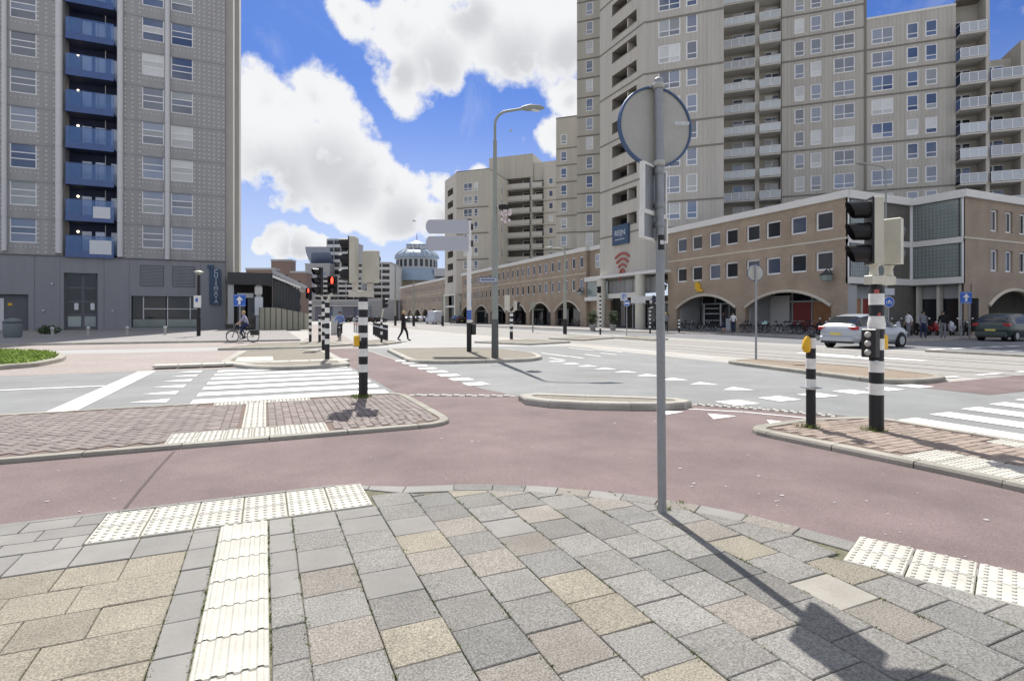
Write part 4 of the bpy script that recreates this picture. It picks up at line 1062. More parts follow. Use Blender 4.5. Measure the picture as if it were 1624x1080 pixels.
# ---------------------------------------------------------------- brick arcades
def arcade(obj, F, L, arches, rows, wins, mat, spring=2.35, crown=3.65, depth=.5, H=11.0, course_z=7.35):
    """arches: [(u0, u1)]; wins: u positions; rows: [(z0, z1)]"""
    ww = wins[1]; hs_ = [(u, u+ww, a, b) for a, b in rows for u in wins[0]]
    wall(F, 0, L, crown+.12, H-.55, hs_, mat, .24)
    mb = MB(); K = 14; u = 0
    for a, b in list(arches) + [(L, L)]:
        mb.poly([(u, 0, 0), (a, 0, 0), (a, 0, crown+.12), (u, 0, crown+.12)])
        if u > 0: mb.poly([(u, 0, 0), (u, 0, spring), (u, depth, spring), (u, depth, 0)])
        if a < L: mb.poly([(a, 0, 0), (a, depth, 0), (a, depth, spring), (a, 0, spring)])
        if a == L: break
        hw = (b-a)/2; rise = crown-spring; rad = (hw*hw+rise*rise)/(2*rise); zc = crown-rad
        pts = [(a+(b-a)*k/K, zc+math.sqrt(max(0, rad*rad-((b-a)*(k/K-.5))**2))) for k in range(K+1)]
        for p, q in zip(pts, pts[1:]):
            mb.poly([(p[0], 0, p[1]), (q[0], 0, q[1]), (q[0], 0, crown+.12), (p[0], 0, crown+.12)]); mb.poly([(p[0], 0, p[1]), (p[0], depth, p[1]), (q[0], depth, q[1]), (q[0], 0, q[1])])
        F.part('arch_rim', MB().tube([(p[0], -.03, p[1]-.02) for p in pts], .13, 6), 'arch_stone')
        u = b
    F.part('wall', mb, mat)
    for a, b, z, z1 in hs_:
        window(F, a, z, b-a, z1-z, (0, 1), (0, 1), .18, .14, .05, gl=random.choice(['glass_dark', 'glass_dark', 'glass_grey', 'glass_grey', 'glass']))
    if course_z: F.part('string_course', MB().box(0, L, -.035, .02, course_z, course_z+.14), 'arch_stone')
    F.part('roof_fascia', MB().box(-.1, L+.1, -.22, .3, H-.56, H), 'fascia_white'); F.part('roof', MB().box(0, L, .3, 11, H-.3, H-.1), 'panel_grey')
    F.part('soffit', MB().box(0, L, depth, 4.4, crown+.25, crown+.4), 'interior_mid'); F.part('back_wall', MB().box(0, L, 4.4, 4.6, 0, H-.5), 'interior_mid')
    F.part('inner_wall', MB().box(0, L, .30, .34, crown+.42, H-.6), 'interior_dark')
AR = thing('arcade_building', 'brown brick arcade wing with two wide arches at the street corner', 'building', (40, 47.9, 0))
LA = 47.9 - 27.6; Fa = Face(AR, (0, 0), R(-90))
def au(px): return 47.9 - onx(px, 40)
ux = [au(p) - .75 for p in (1081, 1105, 1133, 1160, 1194, 1226, 1266, 1307)]
arcade(AR, Fa, LA, [(au(1073), au(1167)), (au(1182), au(1318))], [(5.1, 6.6), (8.25, 9.72)], (ux, 1.5), 'arcade_brick')
# shop fronts behind the two wide arches
for a, b, red in ((au(1073), au(1167), False), (au(1182), au(1318), True)):
    w = b-a
    f = Fa.part('shop_front', MB().box(a+.05, b-.05, 3.2, 3.3, 2.75, 2.9), 'panel_grey'); part(f, 'plinth', MB().box(a+.05, b-.05, 3.2, 3.3, .1, .35), 'panel_grey')
    for k in range(5): part(f, 'mullion', MB().box(a+.3+k*w*.235, a+.42+k*w*.235, 3.18, 3.32, .36, 3.6), 'panel_grey')
    for k in range(4):
        m = ('glass_dark' if not red or k == 0 else ('poster_red', 'poster_red', 'poster_orange', 'poster_red')[k])
        part(f, 'pane', MB().box(a+.44+k*w*.235, a+.28+(k+1)*w*.235, 3.24, 3.26, .37, 2.74), m); part(f, 'fanlight', MB().box(a+.44+k*w*.235, a+.28+(k+1)*w*.235, 3.24, 3.26, 2.92, 3.6), 'glass_dark')
    if not red:
        d_ = Fa.part('display_window', MB().box(a+.9, a+3.1, 3.05, 3.15, .75, 2.7), 'glass_dark'); part(d_, 'display_frame', MB().box(a+.75, a+.9, 3.0, 3.15, .5, 2.85).box(a+3.1, a+3.25, 3.0, 3.15, .5, 2.85), 'window_white')
        for z in (1.05, 1.75, 2.3): part(d_, 'shelf', MB().box(a+1.0, a+3.0, 2.98, 3.04, z, z+.09), 'letter_pale')
        part(d_, 'notice_stand', MB().box(a+4.7, a+5.3, 2.2, 2.3, .1, 1.3), 'letter_pale')
    else:
        Fa.part('wall_lining', MB().box(a+.13, a+w*.26, 3.0, 3.15, .1, 3.4), 'block_white')
    Fa.part('partition', MB().box(a-.02, a+.12, .52, 3.15, .1, 3.7), 'panel_grey')
# the recessed glass block corner and the wing round the corner
Fs = Face(AR, (0, -LA), 0); cx = 47.7 - 40; Ws = cx
def glazed(F, L, name):
    for z0, z1 in ((4.55, 7.0), (7.55, 10.35)):
        o = F.part(name, MB().box(.12, L-.12, .05, .12, z0, z1), 'glass_green'); n = int((L-.24)/.26); m = int((z1-z0)/.26)
        me = MB().box(-.012, .012, .02, .048, 0, z1-z0-.02).mesh('joint', 'panel_grey'); mh = MB().box(0, L-.26, .024, .048, -.01, .01).mesh('joint', 'panel_grey')
        for k in range(1, n): put('joint', me, o, (.12+(L-.24)*k/n, 0, z0+.01))
        for k in range(1, m): put('joint', mh, o, (.13, 0, z0+(z1-z0)*k/m))
    F.part('band', MB().box(0, L, -.06, .16, 4.0, 4.5), 'fascia_white'); F.part('band', MB().box(0, L, -.05, .16, 7.05, 7.5), 'fascia_white'); F.part('roof_fascia', MB().box(0, L, -.2, .3, 10.4, 11), 'fascia_white')
    for u in (.06, L-.06): F.part('corner_post', MB().box(u-.06, u+.06, -.04, .14, 4.5, 10.4), 'window_white')
glazed(Fs, Ws, 'glass_block_wall')
Fs.part('core_wall', MB().box(.5, Ws, .2, 5, 3.9, 10.3), 'interior_mid'); Fs.part('roof', MB().box(-.1, Ws+9, .3, 20, 10.7, 10.95), 'panel_grey')
Fs.part('shop_wall', MB().box(.02, 1.2, .1, .6, 0, 4), 'panel_grey'); f = Fs.part('shop_front', MB().box(1.2, Ws, .9, 1.0, 2.9, 3.98), 'panel_grey'); part(f, 'plinth', MB().box(1.2, Ws, .9, 1.0, .1, .4), 'panel_grey')
for k in range(5): part(f, 'mullion', MB().box(1.25+k*1.5, 1.45+k*1.5, .8, .98, .41, 2.89), 'column_cream'); part(f, 'pane', MB().box(1.47+k*1.5, 2.73+k*1.5, .93, .95, .41, 2.88), ('poster_orange', 'poster_red', 'glass_dark', 'glass_dark', 'glass_dark')[k])
Ft = Face(AR, (cx, -LA), R(-90)); Lt = 27.6 - 23.9; glazed(Ft, Lt, 'glass_block_wall')
f = Ft.part('shop_front', MB().box(0, Lt, .9, 1.0, 2.9, 3.98), 'panel_grey'); part(f, 'plinth', MB().box(0, Lt, .9, 1.0, .1, .35), 'panel_grey')
for k in range(3): part(f, 'column', MB().box(.2+k*1.5, .4+k*1.5, .3, .8, .1, 3.98), 'column_cream'); part(f, 'pane', MB().box(.42+k*1.3, 1.6+k*1.3, .93, .95, .36, 2.88), 'glass_dark')
Fu = Face(AR, (cx, -LA - Lt), 0); Lu = 24
def uu(px): return ony(px, 23.9) - 47.7
wxs = [uu(p) - .5 for p in (1577, 1600, 1622)] + [uu(1622) - .5 + 2.6*k for k in range(1, 5)]
arcade(AR, Fu, Lu, [(uu(1568), uu(1568)+7.5), (uu(1568)+8.7, uu(1568)+16)], [(5.0, 6.7), (8.1, 9.8)], (wxs, 1.05), 'arcade_brick_side')
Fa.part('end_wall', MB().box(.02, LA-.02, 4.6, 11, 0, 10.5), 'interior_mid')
# second wing beyond the gate, then the far wing
A2 = thing('arcade_building', 'long brown brick arcade wing of six arches beyond the tower gate', 'building', (40, 117.4, 0))
L2 = 117.4 - 64.6; Fd = Face(A2, (0, 0), R(-90))
ar2 = [(117.4 - y1, 117.4 - y0) for y0, y1 in ((66.2, 73.6), (74.9, 82.3), (83.6, 91), (92.3, 99.7), (101, 108.4), (109.7, 116.9))][::-1]
arcade(A2, Fd, L2, ar2, [(5.1, 6.75), (8.2, 9.8)], ([117.4 - (66.0 + 2.12*k) - .55 for k in range(24)], 1.1), 'arcade_brick', crown=3.75, spring=2.2)
for a, b in ar2:
    f = Fd.part('shop_front', MB().box(a, b, 3.2, 3.3, 2.6, 2.8), 'panel_grey')
    for k in range(3): part(f, 'pane', MB().box(a+.1+k*2.45, a+2.4+k*2.45, 3.22, 3.28, .12, 2.58), 'glass_dark')
Fd.part('end_wall', MB().box(L2-.3, L2-.004, .02, 4.4, 0, 10.4), 'arcade_brick_side')
Fk = Face(A2, (.6, -L2), R(-90))
wall(Fk, 0, 5.0, 0, 10.45, [(1.2, 3.2, 8.0, 9.9)], 'arcade_brick_side', .2); window(Fk, 1.2, 8.0, 2.0, 1.9, (0, .5, 1), (0, .5, 1), .1)
Fk.part('roof_fascia', MB().box(-.7, 5.0, -.2, .3, 10.46, 11), 'fascia_white')
Fk.part('band', MB().box(0, 5.4, -.9, -.002, 6.2, 6.8), 'fascia_white'); Fk.part('band', MB().box(0, 5.4, -.9, -.002, 3.6, 4.1), 'fascia_white')
Fk.part('glazing', MB().box(.1, 5, -.5, -.45, 4.1, 6.2), 'glass_green')
A3 = thing('arcade_building', 'farthest brown brick arcade wing leading to the domed hall', 'building', (40, 178, 0))
L3 = 178 - 126.5; F3 = Face(A3, (0, 0), R(-90))
arcade(A3, F3, L3, [(1.5+8.6*k, 8.6+8.6*k) for k in range(6)][:5], [(5.1, 6.7), (8.2, 9.7)], ([1 + 2.1*k for k in range(23)], 1.05), 'arcade_brick_far', crown=3.7, spring=2.0)

# ---------------------------------------------------------------- second beige tower down the street
o2 = (39, 117.5); T2 = thing('apartment_tower', 'lower beige apartment tower beyond with a blank raised block and stacked balconies', 'tower', (39, 117.5, 0), R(-45))
def t2u(px, w): return TU(px, w, o2)
PT = 2.86; Fq = Face(T2, (0, 0), 0); hs_ = []; ub = t2u(775, 0)
for i in range(8):
    z = 9.2 + PT*i; hs_ += [(t2u(735, 0), t2u(749, 0), z, z+1.8), (t2u(751.5, 0), t2u(758, 0), z, z+1.8)]
wall(Fq, 0, ub, 6.6, 33.6, hs_, 'beige_concrete', .2)
for a, b, z, z1 in hs_: window(Fq, a, z, b-a, 1.8, y=.08, **(DBL if b-a > 1.5 else SGL))
course(Fq, .02, ub-.02, [8.2 + PT*i for i in (2, 4, 6)], hgt=.3); core(Fq, .01, ub-.3, .5, 12, 6.6, 33.5, 'beige_concrete')
Fq.part('roof', MB().box(0, ub, 0, 12, 33.6, 33.8), 'beige_dark')
Fv = Face(T2, (ub, 0), R(90)); hs_ = [(4.2+3.4*k, 4.9+3.4*k, 9.4+PT*i, 11.4+PT*i) for i in range(8) for k in range(2)]
wall(Fv, 0, 12, 6.6, 33.6, hs_, 'beige_light', .2)
for a, b, z, z1 in hs_: window(Fv, a, z, b-a, z1-z, y=.08)
N2L = 126.2 - 117.5; Fn2 = Face(T2, Vector((-N2L*math.sin(R(45)), N2L*math.cos(R(45)))), R(-45)); hs_ = [(2.2, 6.2, 9.3+PT*i, 10.8+PT*i) for i in range(8)]
wall(Fn2, 0, N2L, 6.6, 33.6, hs_, 'beige_light', 1.2, rev='beige_dark')
for a, b, z, z1 in hs_: Fn2.part('loggia', MB().box(a, b, 1.2, 1.25, z, z1), 'glass_dark')
core(Fn2, .3, N2L-.3, 1.3, 6, 6.6, 33.5, 'beige_concrete')
for u in (.4, N2L-.4): Fn2.part('column', MB().box(u-.5, u+.5, -.3, .7, 0, 6.58), 'column_cream')
Fn2.part('canopy', MB().box(-.2, N2L+.2, -.4, 4, 6.3, 6.59), 'fascia_white'); Fn2.part('canopy', MB().box(.9, N2L-.9, -.1, 1, 3.6, 4.0), 'fascia_white')
Fn2.part('gate_glazing', MB().box(.9, N2L-.9, 1.4, 1.5, .1, 6.2), 'glass_green')
WT = 12; Fx = Face(T2, (0, WT), 0); k0, k1, k2, k3 = t2u(806, WT), t2u(842, WT), t2u(862, WT), t2u(886, WT)
Fx.part('raised_block', MB().box(t2u(776, WT), t2u(845, WT), -.1, 14, 34.2, zat(256, 60, 122)), 'beige_concrete')
Fx.part('raised_block', MB().box(t2u(845.5, WT), k2, .6, 14, 33.4, zat(268, 62, 120)), 'beige_light')
core(Fx, k0-9, k2, 1.8, 14, 0, 34.1, 'beige_dark')
for i in range(9):
    z = 8.7 + PT*i
    for a, b in ((k0-.2, k1), (k1+.5, k2)):
        balcony(Fx, a, b-a, z, 1.0, 'balcony_concrete', 4 if b-a > 5 else 2, 1.1, 'balcony_concrete'); Fx.part('floor_slab', MB().box(a, b, .002, 1.8, -.2, 0), 'balcony_concrete', 0, 0, z)
        o = Fx.part('balcony_door', MB().box(b-2.6, b-.3, 1.7, 1.79, 0, 2.3), 'window_white', 0, 0, z); part(o, 'pane', MB().box(b-2.4, b-.5, 1.66, 1.69, .15, 2.2), 'glass_dark')
Fx.part('pillar', MB().box(k1+.002, k1+.498, -.4, 1.8, 0, 34.1), 'beige_concrete')
hs_ = [((k2+k3)/2-.6, (k2+k3)/2+.5, 9.2+PT*i, 10.7+PT*i) for i in range(9)]
wall(Fx, k2+.002, k3+4, 0, zat(266, 63, 118), hs_, 'beige_light', .2); core(Fx, k2+.01, k3+4, .5, 14, 0, 35.8, 'beige_concrete')
for a, b, z, z1 in hs_: window(Fx, a, z, b-a, z1-z, y=.08)
course(Fx, k2+.02, k3+3, [8.3+PT*i for i in range(1, 9)], hgt=.14)

# ---------------------------------------------------------------- far end of the street
def far_block(name, label, px0, px1, Yc, ytop, mat, dep=18, rows=0, bandmat='glass_dark', cat='building', ridge=None):
    """a block squarely facing the junction, Yc metres ahead"""
    X0, X1 = (px0-812)/FPX*Yc, (px1-812)/FPX*Yc; zt = EYE + (502-ytop)/FPX*Yc
    cx, cy = CA*(X0+X1)/2 + SA*Yc, -SA*(X0+X1)/2 + CA*Yc
    t = thing(name, label, cat, (cx, cy, 0), -YAW); w = (X1-X0)/2
    part(t, 'wall', MB().box(-w, w, 0, dep, 0, zt), mat); part(t, 'roof', MB().box(-w-.15, w+.15, -.15, dep, zt+.002, zt+.5), 'panel_grey')
    if rows:
        n = rows; h = (zt-5)/n; m = max(2, int(2*w/2.6))
        bm = MB().box(-w+.15, w-.15, -.9, -.003, 0, h*.38).mesh('balcony', 'block_white'); wm_ = MB().box(-w+.4, w-.4, -.06, -.002, 0, h*.48).mesh('window', bandmat)
        for i in range(n): put('balcony', bm, t, (0, 0, 5+h*i)); put('window', wm_, t, (0, 0, 5+h*i+h*.42))
        for k in range(m+1): part(t, 'pier', MB().box(-.12, .12, -.92, -.005, 5, zt-.2), mat, (-w+.15+k*(2*w-.3)/m, 0, 0))
    else:
        n = max(1, int(zt/3.2)); m = max(1, int(2*w/3)); wm_ = MB().box(-.6, .6, -.06, -.002, 0, 1.5).mesh('window', bandmat)
        for i in range(1, n):
            for k in range(m): put('window', wm_, t, (-w+(k+.5)*2*w/m, 0, 3.2*i))
    return t, w, zt
far_block('hotel_building', 'dark brick slab block seen over the kiosk roof', 430, 461, 170, 414, 'brick_far', 4)
far_block('hotel_building', 'long low dark brick roofline behind the kiosk', 390, 434, 150, 428, 'brick_far', 4)
far_block('hotel_building', 'low brown building right of the kiosk roof', 461, 486, 150, 433, 'brick_far', 4)
t, w, zt = far_block('glass_building', 'pale building with a glazed curved roof beyond the traffic lights', 484, 523, 200, 420, 'block_grey', 20, 0, 'glass_blue')
gl = MB(); r = 6.0
for k in range(6):
    a, b = R(90)*k/6, R(90)*(k+1)/6
    gl.poly([(-w, r-r*math.sin(a), zt+.5+0*a+ (k)*1.0), (w, r-r*math.sin(a), zt+.5+k*1.0), (w, r-r*math.sin(b), zt+.5+(k+1)*1.0), (-w, r-r*math.sin(b), zt+.5+(k+1)*1.0)])
part(t, 'glazed_roof', gl, 'glass_blue'); part(t, 'roof_wall', MB().box(-w, w, 6.1, 12, zt+.5, zt+6.5), 'block_grey')
far_block('balcony_building', 'tall grey block stepping up behind the traffic lights', 519, 553, 206, 381, 'block_grey', 20, 9)
far_block('balcony_building', 'grey and white balcony flats behind the striped pole', 540, 620, 196, 418, 'block_white', 20, 7)
far_block('balcony_building', 'broad pale balcony flats at the end of the street', 500, 575, 190, 440, 'block_grey', 20, 6)
t, w, zt = far_block('shop_pavilion', 'low glass shop pavilion closing the far square', 495, 628, 175, 478, 'block_grey', 12, 0, 'glass_blue')
part(t, 'glass_front', MB().box(-w+1, w-8, -.3, -.1, .5, 4.6), 'glass_blue'); part(t, 'awning', MB().box(-w+1, w-8, -2.2, -.35, 4.7, 5.0), 'block_white')
# domed hall
Yk = 225; Xk = (661-812)/FPX*Yk; kx, ky = CA*Xk + SA*Yk, -SA*Xk + CA*Yk
def kz(py): return EYE + (502-py)/FPX*Yk
KH = thing('domed_hall', 'grand pale hall with a blue glass dome and lantern', 'hall', (kx, ky, 0), -YAW)
rd = 40/FPX*Yk
part(KH, 'base', MB().box(-14, 24, -6, 20, 0, kz(446)), 'sandstone')
part(KH, 'drum', MB().lathe([(rd*.80, kz(432)), (rd*.80, kz(411))], 24, sm=False), 'dome_pale')
for k in range(24):
    a = 2*math.pi*(k+.5)/24
    if math.sin(a) < .3: part(KH, 'window', MB().box(-.62, .62, -.08, .08, kz(425), kz(414)), 'glass_dark', (rd*.805*math.cos(a), rd*.805*math.sin(a), 0), (0, 0, a+R(90)))
part(KH, 'dome_skirt', MB().lathe([(rd*1.06, kz(447)), (rd*1.04, kz(440)), (rd*.97, kz(433)), (rd*.86, kz(428))], 24), 'dome_blue')
DP = ((.88, 411), (.86, 408), (.78, 403.5), (.64, 399.5), (.48, 397), (.40, 396))
part(KH, 'dome', MB().lathe([(r_*rd, kz(p)) for r_, p in DP], 24), 'dome_blue')
for k in range(12):
    a = 2*math.pi*k/12; part(KH, 'dome_rib', MB().tube([(r_*rd*math.cos(a), r_*rd*math.sin(a), kz(p)+.15) for r_, p in DP], .22, 5), 'dome_pale')
    b_ = a + math.pi/12; part(KH, 'dormer', MB().bbox(-.55, .55, -.5, .6, kz(407.5), kz(404), .2), 'dome_pale', (rd*.80*math.cos(b_), rd*.80*math.sin(b_), 0), (0, 0, b_+R(90)))
part(KH, 'lantern', MB().lathe([(rd*.40, kz(397)), (rd*.40, kz(389)), (rd*.44, kz(388.5)), (rd*.2, kz(384.5)), (.25, kz(381)), (.1, kz(371))], 16, sm=False), 'dome_blue')
for k in range(8):
    a = math.pi + math.pi*(k+.5)/8; part(KH, 'porthole', MB().disc((rd*.41*math.cos(a), rd*.41*math.sin(a), kz(393)), (math.cos(a), math.sin(a), 0), .75, .1, 14), 'dome_pale')
part(KH, 'side_roof', MB().prism([(8, -7), (24, -7), (24, 10), (8, 10)], kz(440), kz(428)), 'dome_pale')
for px, top in ((610, 428), (622, 446)):
    X = (px-661)/FPX*Yk; part(KH, 'turret', MB().lathe([(2.9, 0), (2.9, kz(top+14)), (3.3, kz(top+13)), (.1, kz(top-2))], 10, 0, (X, -5), sm=False), ['slate'] if False else ['sandstone'])
    part(KH, 'turret_roof', MB().lathe([(3.4, kz(top+13)), (1.6, kz(top+6)), (.12, kz(top-3))], 10, 0, (X, -5), sm=False), 'slate')
part(KH, 'side_wing', MB().box(-17, -9, -4, 12, 0, kz(452)), 'sandstone')
for k in range(8): part(KH, 'window', MB().box(-12+k*4.2, -10.6+k*4.2, -6.1, -6.003, kz(478), kz(460)), 'glass_dark')
for X, zt_ in ((-9.5, kz(402)), (-3.5, kz(392))):
    f = single('flag', MB().tube([(0, 0, kz(446)), (0, 0, zt_)], .12, 6), 'block_white', 'small flag pole %s of the dome' % ('farther left' if X < -5 else 'just left'), 'flag', 'flags by the dome', (kx + CA*X - SA*-8, ky - SA*X + CA*-8, 0))
    part(f, 'cloth', MB().box(0, 3.0, -.05, .05, zt_-1.3, zt_-.1), 'sign_grey_blue')

# ---------------------------------------------------------------- station kiosk left of the poles
KY_ = 66.0; kx0, kx1, kx2 = ony(361, KY_), ony(432, KY_), ony(486, KY_)
KS = thing('station_kiosk', 'dark flat roofed station entrance with sloping glazed side', 'kiosk', ((kx0+kx1)/2, KY_, 0)); mx0 = (kx0+kx1)/2
def kq(px): return ony(px, KY_) - mx0
zr0, zr1 = zat(433, -1, KY_), zat(452, -1, KY_)
part(KS, 'fascia', MB().box(kx0-mx0, kx1-mx0, -.3, 9, zr1, zr0), 'kiosk_dark'); part(KS, 'back_wall', MB().box(kx0-mx0+.1, kx1-mx0, 3, 3.2, 0, zr1), 'interior_dark')
for px in (366, 410): part(KS, 'post', MB().box(kq(px)-.28, kq(px)+.28, 0, .5, .09, zr1), 'panel_grey')
part(KS, 'poster', MB().box(kq(404), kq(417), -.1, -.05, 1.6, 3.6), 'letter_pale'); part(KS, 'poster', MB().box(kq(404), kq(416), -.06, -.01, 3.9, zr1-.2), 'block_white')
part(KS, 'sign_band', MB().box(kq(376), kq(402), .2, .35, zr1-1.4, zr1-.9), 'panel_grey')
for px in (384, 396): part(KS, 'door', MB().box(kq(px)-.5, kq(px)+.5, 1.5, 1.6, .1, 3.6), 'glass_dark')
zs0, zs1 = zat(442, 1, KY_), zat(458, 3, KY_)
sr_ = MB()
def wedge(x0, x1, za0, za1, zb0, zb1, y0, y1):
    m = MB(); v = [m.vt(p) for p in ((x0, y0, za0), (x1, y0, zb0), (x1, y1, zb0), (x0, y1, za0), (x0, y0, za1), (x1, y0, zb1), (x1, y1, zb1), (x0, y1, za1))]
    for q in ((0,3,2,1),(4,5,6,7),(0,1,5,4),(1,2,6,5),(2,3,7,6),(3,0,4,7)): m.face([v[i] for i in q])
    return m
part(KS, 'sloping_roof', wedge(kq(432)+.01, kq(487), zs0+.5, zs0+1.0, zs1-.1, zs1+.25, -.6, 8), 'panel_grey'); part(KS, 'sloping_roof', wedge(kq(432)+.01, kq(476), zs0+.05, zs0+.35, zs1+.0, zs1+.2, -1.0, -.61), 'fascia_white')
part(KS, 'side_glazing', wedge(kq(432)+.02, kq(476), .1, zs0+.45, .1, zs1-.2, .3, .4), 'glass_dark')
for k in range(9): px = 435 + k*4.8; part(KS, 'mullion', MB().box(kq(px)-.06, kq(px)+.06, .18, .29, .1, zs0+.0-(zs0-zs1)*k/9*1.0), 'kiosk_dark')
fx = [ony(411 + (491-411)*k/9, 63.5) for k in range(10)]
FE = thing('panel_fence', 'greenish grey panel screen in front of the kiosk side', 'fence', (fx[0], 63.5, 0))
for k in range(9):
    t0, t1 = k/9, (k+1)/9
    h0, h1 = [zat(488 + 10*max(0, t-.35)/.65, 2, 63.5) for t in (t0, t1)]
    part(FE, 'panel', wedge(fx[k]-fx[0]+.03, fx[k+1]-fx[0]-.03, .08, h0, .08, h1, 0, .12), 'kiosk_panel')
    part(FE, 'post', MB().box(fx[k]-fx[0]-.028, fx[k]-fx[0]+.028, -.05, .2, .05, h0), 'kiosk_dark')
# ---------------------------------------------------------------- street furniture
def striped_pole(t, h, r, base=.46, band=.14, n=14):
    part(t, 'pole', MB().tube([(0, 0, 0), (0, 0, h-.03), (0, 0, h)], [r, r, r*.8], n), 'black_paint')
    z = base; me = MB().lathe([(r+.003, 0), (r+.003, band)], n).mesh('white_band', 'white_paint')
    while z < h - .02:
        if z + band <= h - .01: put('white_band', me, t, (0, 0, z))
        else: part(t, 'white_band', MB().lathe([(r+.003, 0), (r+.003, h-.005-z)], n), 'white_paint', (0, 0, z))
        z += 2*band
HEAD = {}
def head(t, n, loc, rz, pitch=.29, vis=.33, body='cream_paint', lit=None, w=.28, name='signal_head', figure=False):
    """a signal head; its lenses look along local -y"""
    k = (n, pitch, vis, body, w)
    if k not in HEAD:
        b = MB().bbox(-w/2, w/2, 0, .10, 0, pitch*n, .015); pl = MB().box(-w/2+.006, w/2-.006, -.022, -.002, .004, pitch*n-.004)
        v = MB(); m = 14; r = w*.40
        for i in range(m):                                  # peaked visor, longer on top, open below
            a0, a1 = R(-68 + 316*i/m), R(-68 + 316*(i+1)/m)
            def q(a, rr, f): top = .5+.5*math.sin(a); return (rr*math.cos(a), -.022-f*vis*(.62+.38*top), rr*math.sin(a))
            v.poly([q(a0, r, 0), q(a1, r, 0), q(a1, r*.94, 1), q(a0, r*.94, 1)])
            v.poly([q(a1, r-.008, 0), q(a0, r-.008, 0), q(a0, r*.94-.008, 1), q(a1, r*.94-.008, 1)])
        L = MB().sphere((0, 0, 0), r*.86, 12, 6, sx=(1, .28, 1))
        HEAD[k] = (b.mesh(name, body), pl.mesh('backing_plate', 'black_paint'), v.mesh('visor', 'black_paint'), L.mesh('lens', 'dark_plastic'))
    b, pl, v, L = HEAD[k]; o = put(name, b, t, loc, (0, 0, rz)); put('backing_plate', pl, o)
    for i in range(n):
        z = pitch*(i+.5); put('visor', v, o, (0, 0, z)); ln = put('lens', L, o, (0, -.022, z))
        if lit == i:                                        # a lit red standing figure
            f = MB().sphere((0, -.065, z+.085), .026, 8, 6).box(-.036, .036, -.07, -.06, z-.02, z+.055).box(-.032, -.006, -.07, -.06, z-.105, z-.021).box(.006, .032, -.07, -.06, z-.105, z-.021)
            part(o, 'red_figure', f, 'red_signal')
    return o
def bracket(t, z, x0=-.10, x1=.24, mat='cream_paint'):
    b = MB().bbox(x0-.06, x1+.06, -.055, .055, z, z+.11, .01)
    for x in (x0+.05, x1): b.lathe([(.055, z+.111), (.045, z+.20), (.062, z+.245)], 12, 0, (x, 0))
    part(t, 'bracket', b, mat)
def twin_signal(label, loc, group, la=-120, ra=128, xl=-.12, xr=.27, dz=0, vis=.25):
    t = thing('traffic_light', label, 'traffic light', loc, 0, group)
    striped_pole(t, 1.92+dz, .082); bracket(t, 1.925+dz, xl+.02, xr-.03)
    head(t, 3, (xl, -.0, 2.17+dz), R(la), pitch=.275, vis=vis); head(t, 2, (xr, 0, 2.18+dz), R(ra), w=.29, vis=vis)
    return t
x, y = G(1390, 683, .07)
TL = twin_signal('nearest black and white traffic light with two cream heads, on the brown brick island', (x, y, .065), 'traffic lights with twin cream heads', -128, 105, -.12, .27, -.09)
b = part(TL, 'cycle_signal', MB().bbox(-.155, -.075, -.09, .09, .93, 1.28, .01), 'dark_plastic')
for k in range(3): part(b, 'lens', MB().sphere((-.165, 0, .99+.11*k), .04, 10, 6), 'sign_back')
b = part(TL, 'push_button', MB().bbox(.07, .15, -.05, .05, 1.03, 1.21, .02), 'yellow_box'); part(b, 'bracket', MB().box(.05, .12, -.03, .03, 1.213, 1.29), 'black_paint')
part(TL, 'collar', MB().lathe([(.095, 1.28), (.1, 1.34), (.085, 1.42)], 14), 'white_paint'); part(TL, 'sticker', MB().lathe([(.0865, .84), (.0865, .89)], 6, 0, (0, 0), R(198), R(228)), 'letter_pale')
part(TL, 'sticker', MB().lathe([(.0875, 1.72), (.0875, 1.77)], 6, 0, (0, 0), R(196), R(232)), 'logo_red'); part(TL, 'sticker', MB().lathe([(.0875, 1.44), (.0875, 1.48)], 6, 0, (0, 0), R(222), R(244)), 'logo_red')
x, y = G(576, 630, .05)
t = twin_signal('black and white twin headed traffic light with weedy foot on the pink brick island', (x, y, .045), 'traffic lights with twin cream heads', -112, 150, -.21, .15, -.12, .19)
b = part(t, 'push_button', MB().bbox(-.16, -.075, -.06, .06, .93, 1.12, .02), 'yellow_box'); part(b, 'face', MB().box(-.05, .06, -.1, -.086, .98, 1.08), 'dark_plastic')
x, y = G(1286, 678, .07)
t = thing('push_button_post', 'short black and white post with a yellow button box on the brown brick island', 'post', (x, y, .065))
striped_pole(t, 1.21, .058, .50, .132, 12)
b = part(t, 'push_button', MB().tube([(-.10, -.02, .98), (-.11, -.02, 1.03), (-.10, -.02, 1.13), (-.085, -.02, 1.18)], [.035, .055, .045, .02], 8), 'yellow_box'); part(b, 'bracket', MB().box(-.09, -.04, -.03, .02, 1.12, 1.19), 'black_paint')
part(t, 'ring', MB().lathe([(.13, .52), (.13, .53)], 14), 'galvanised')
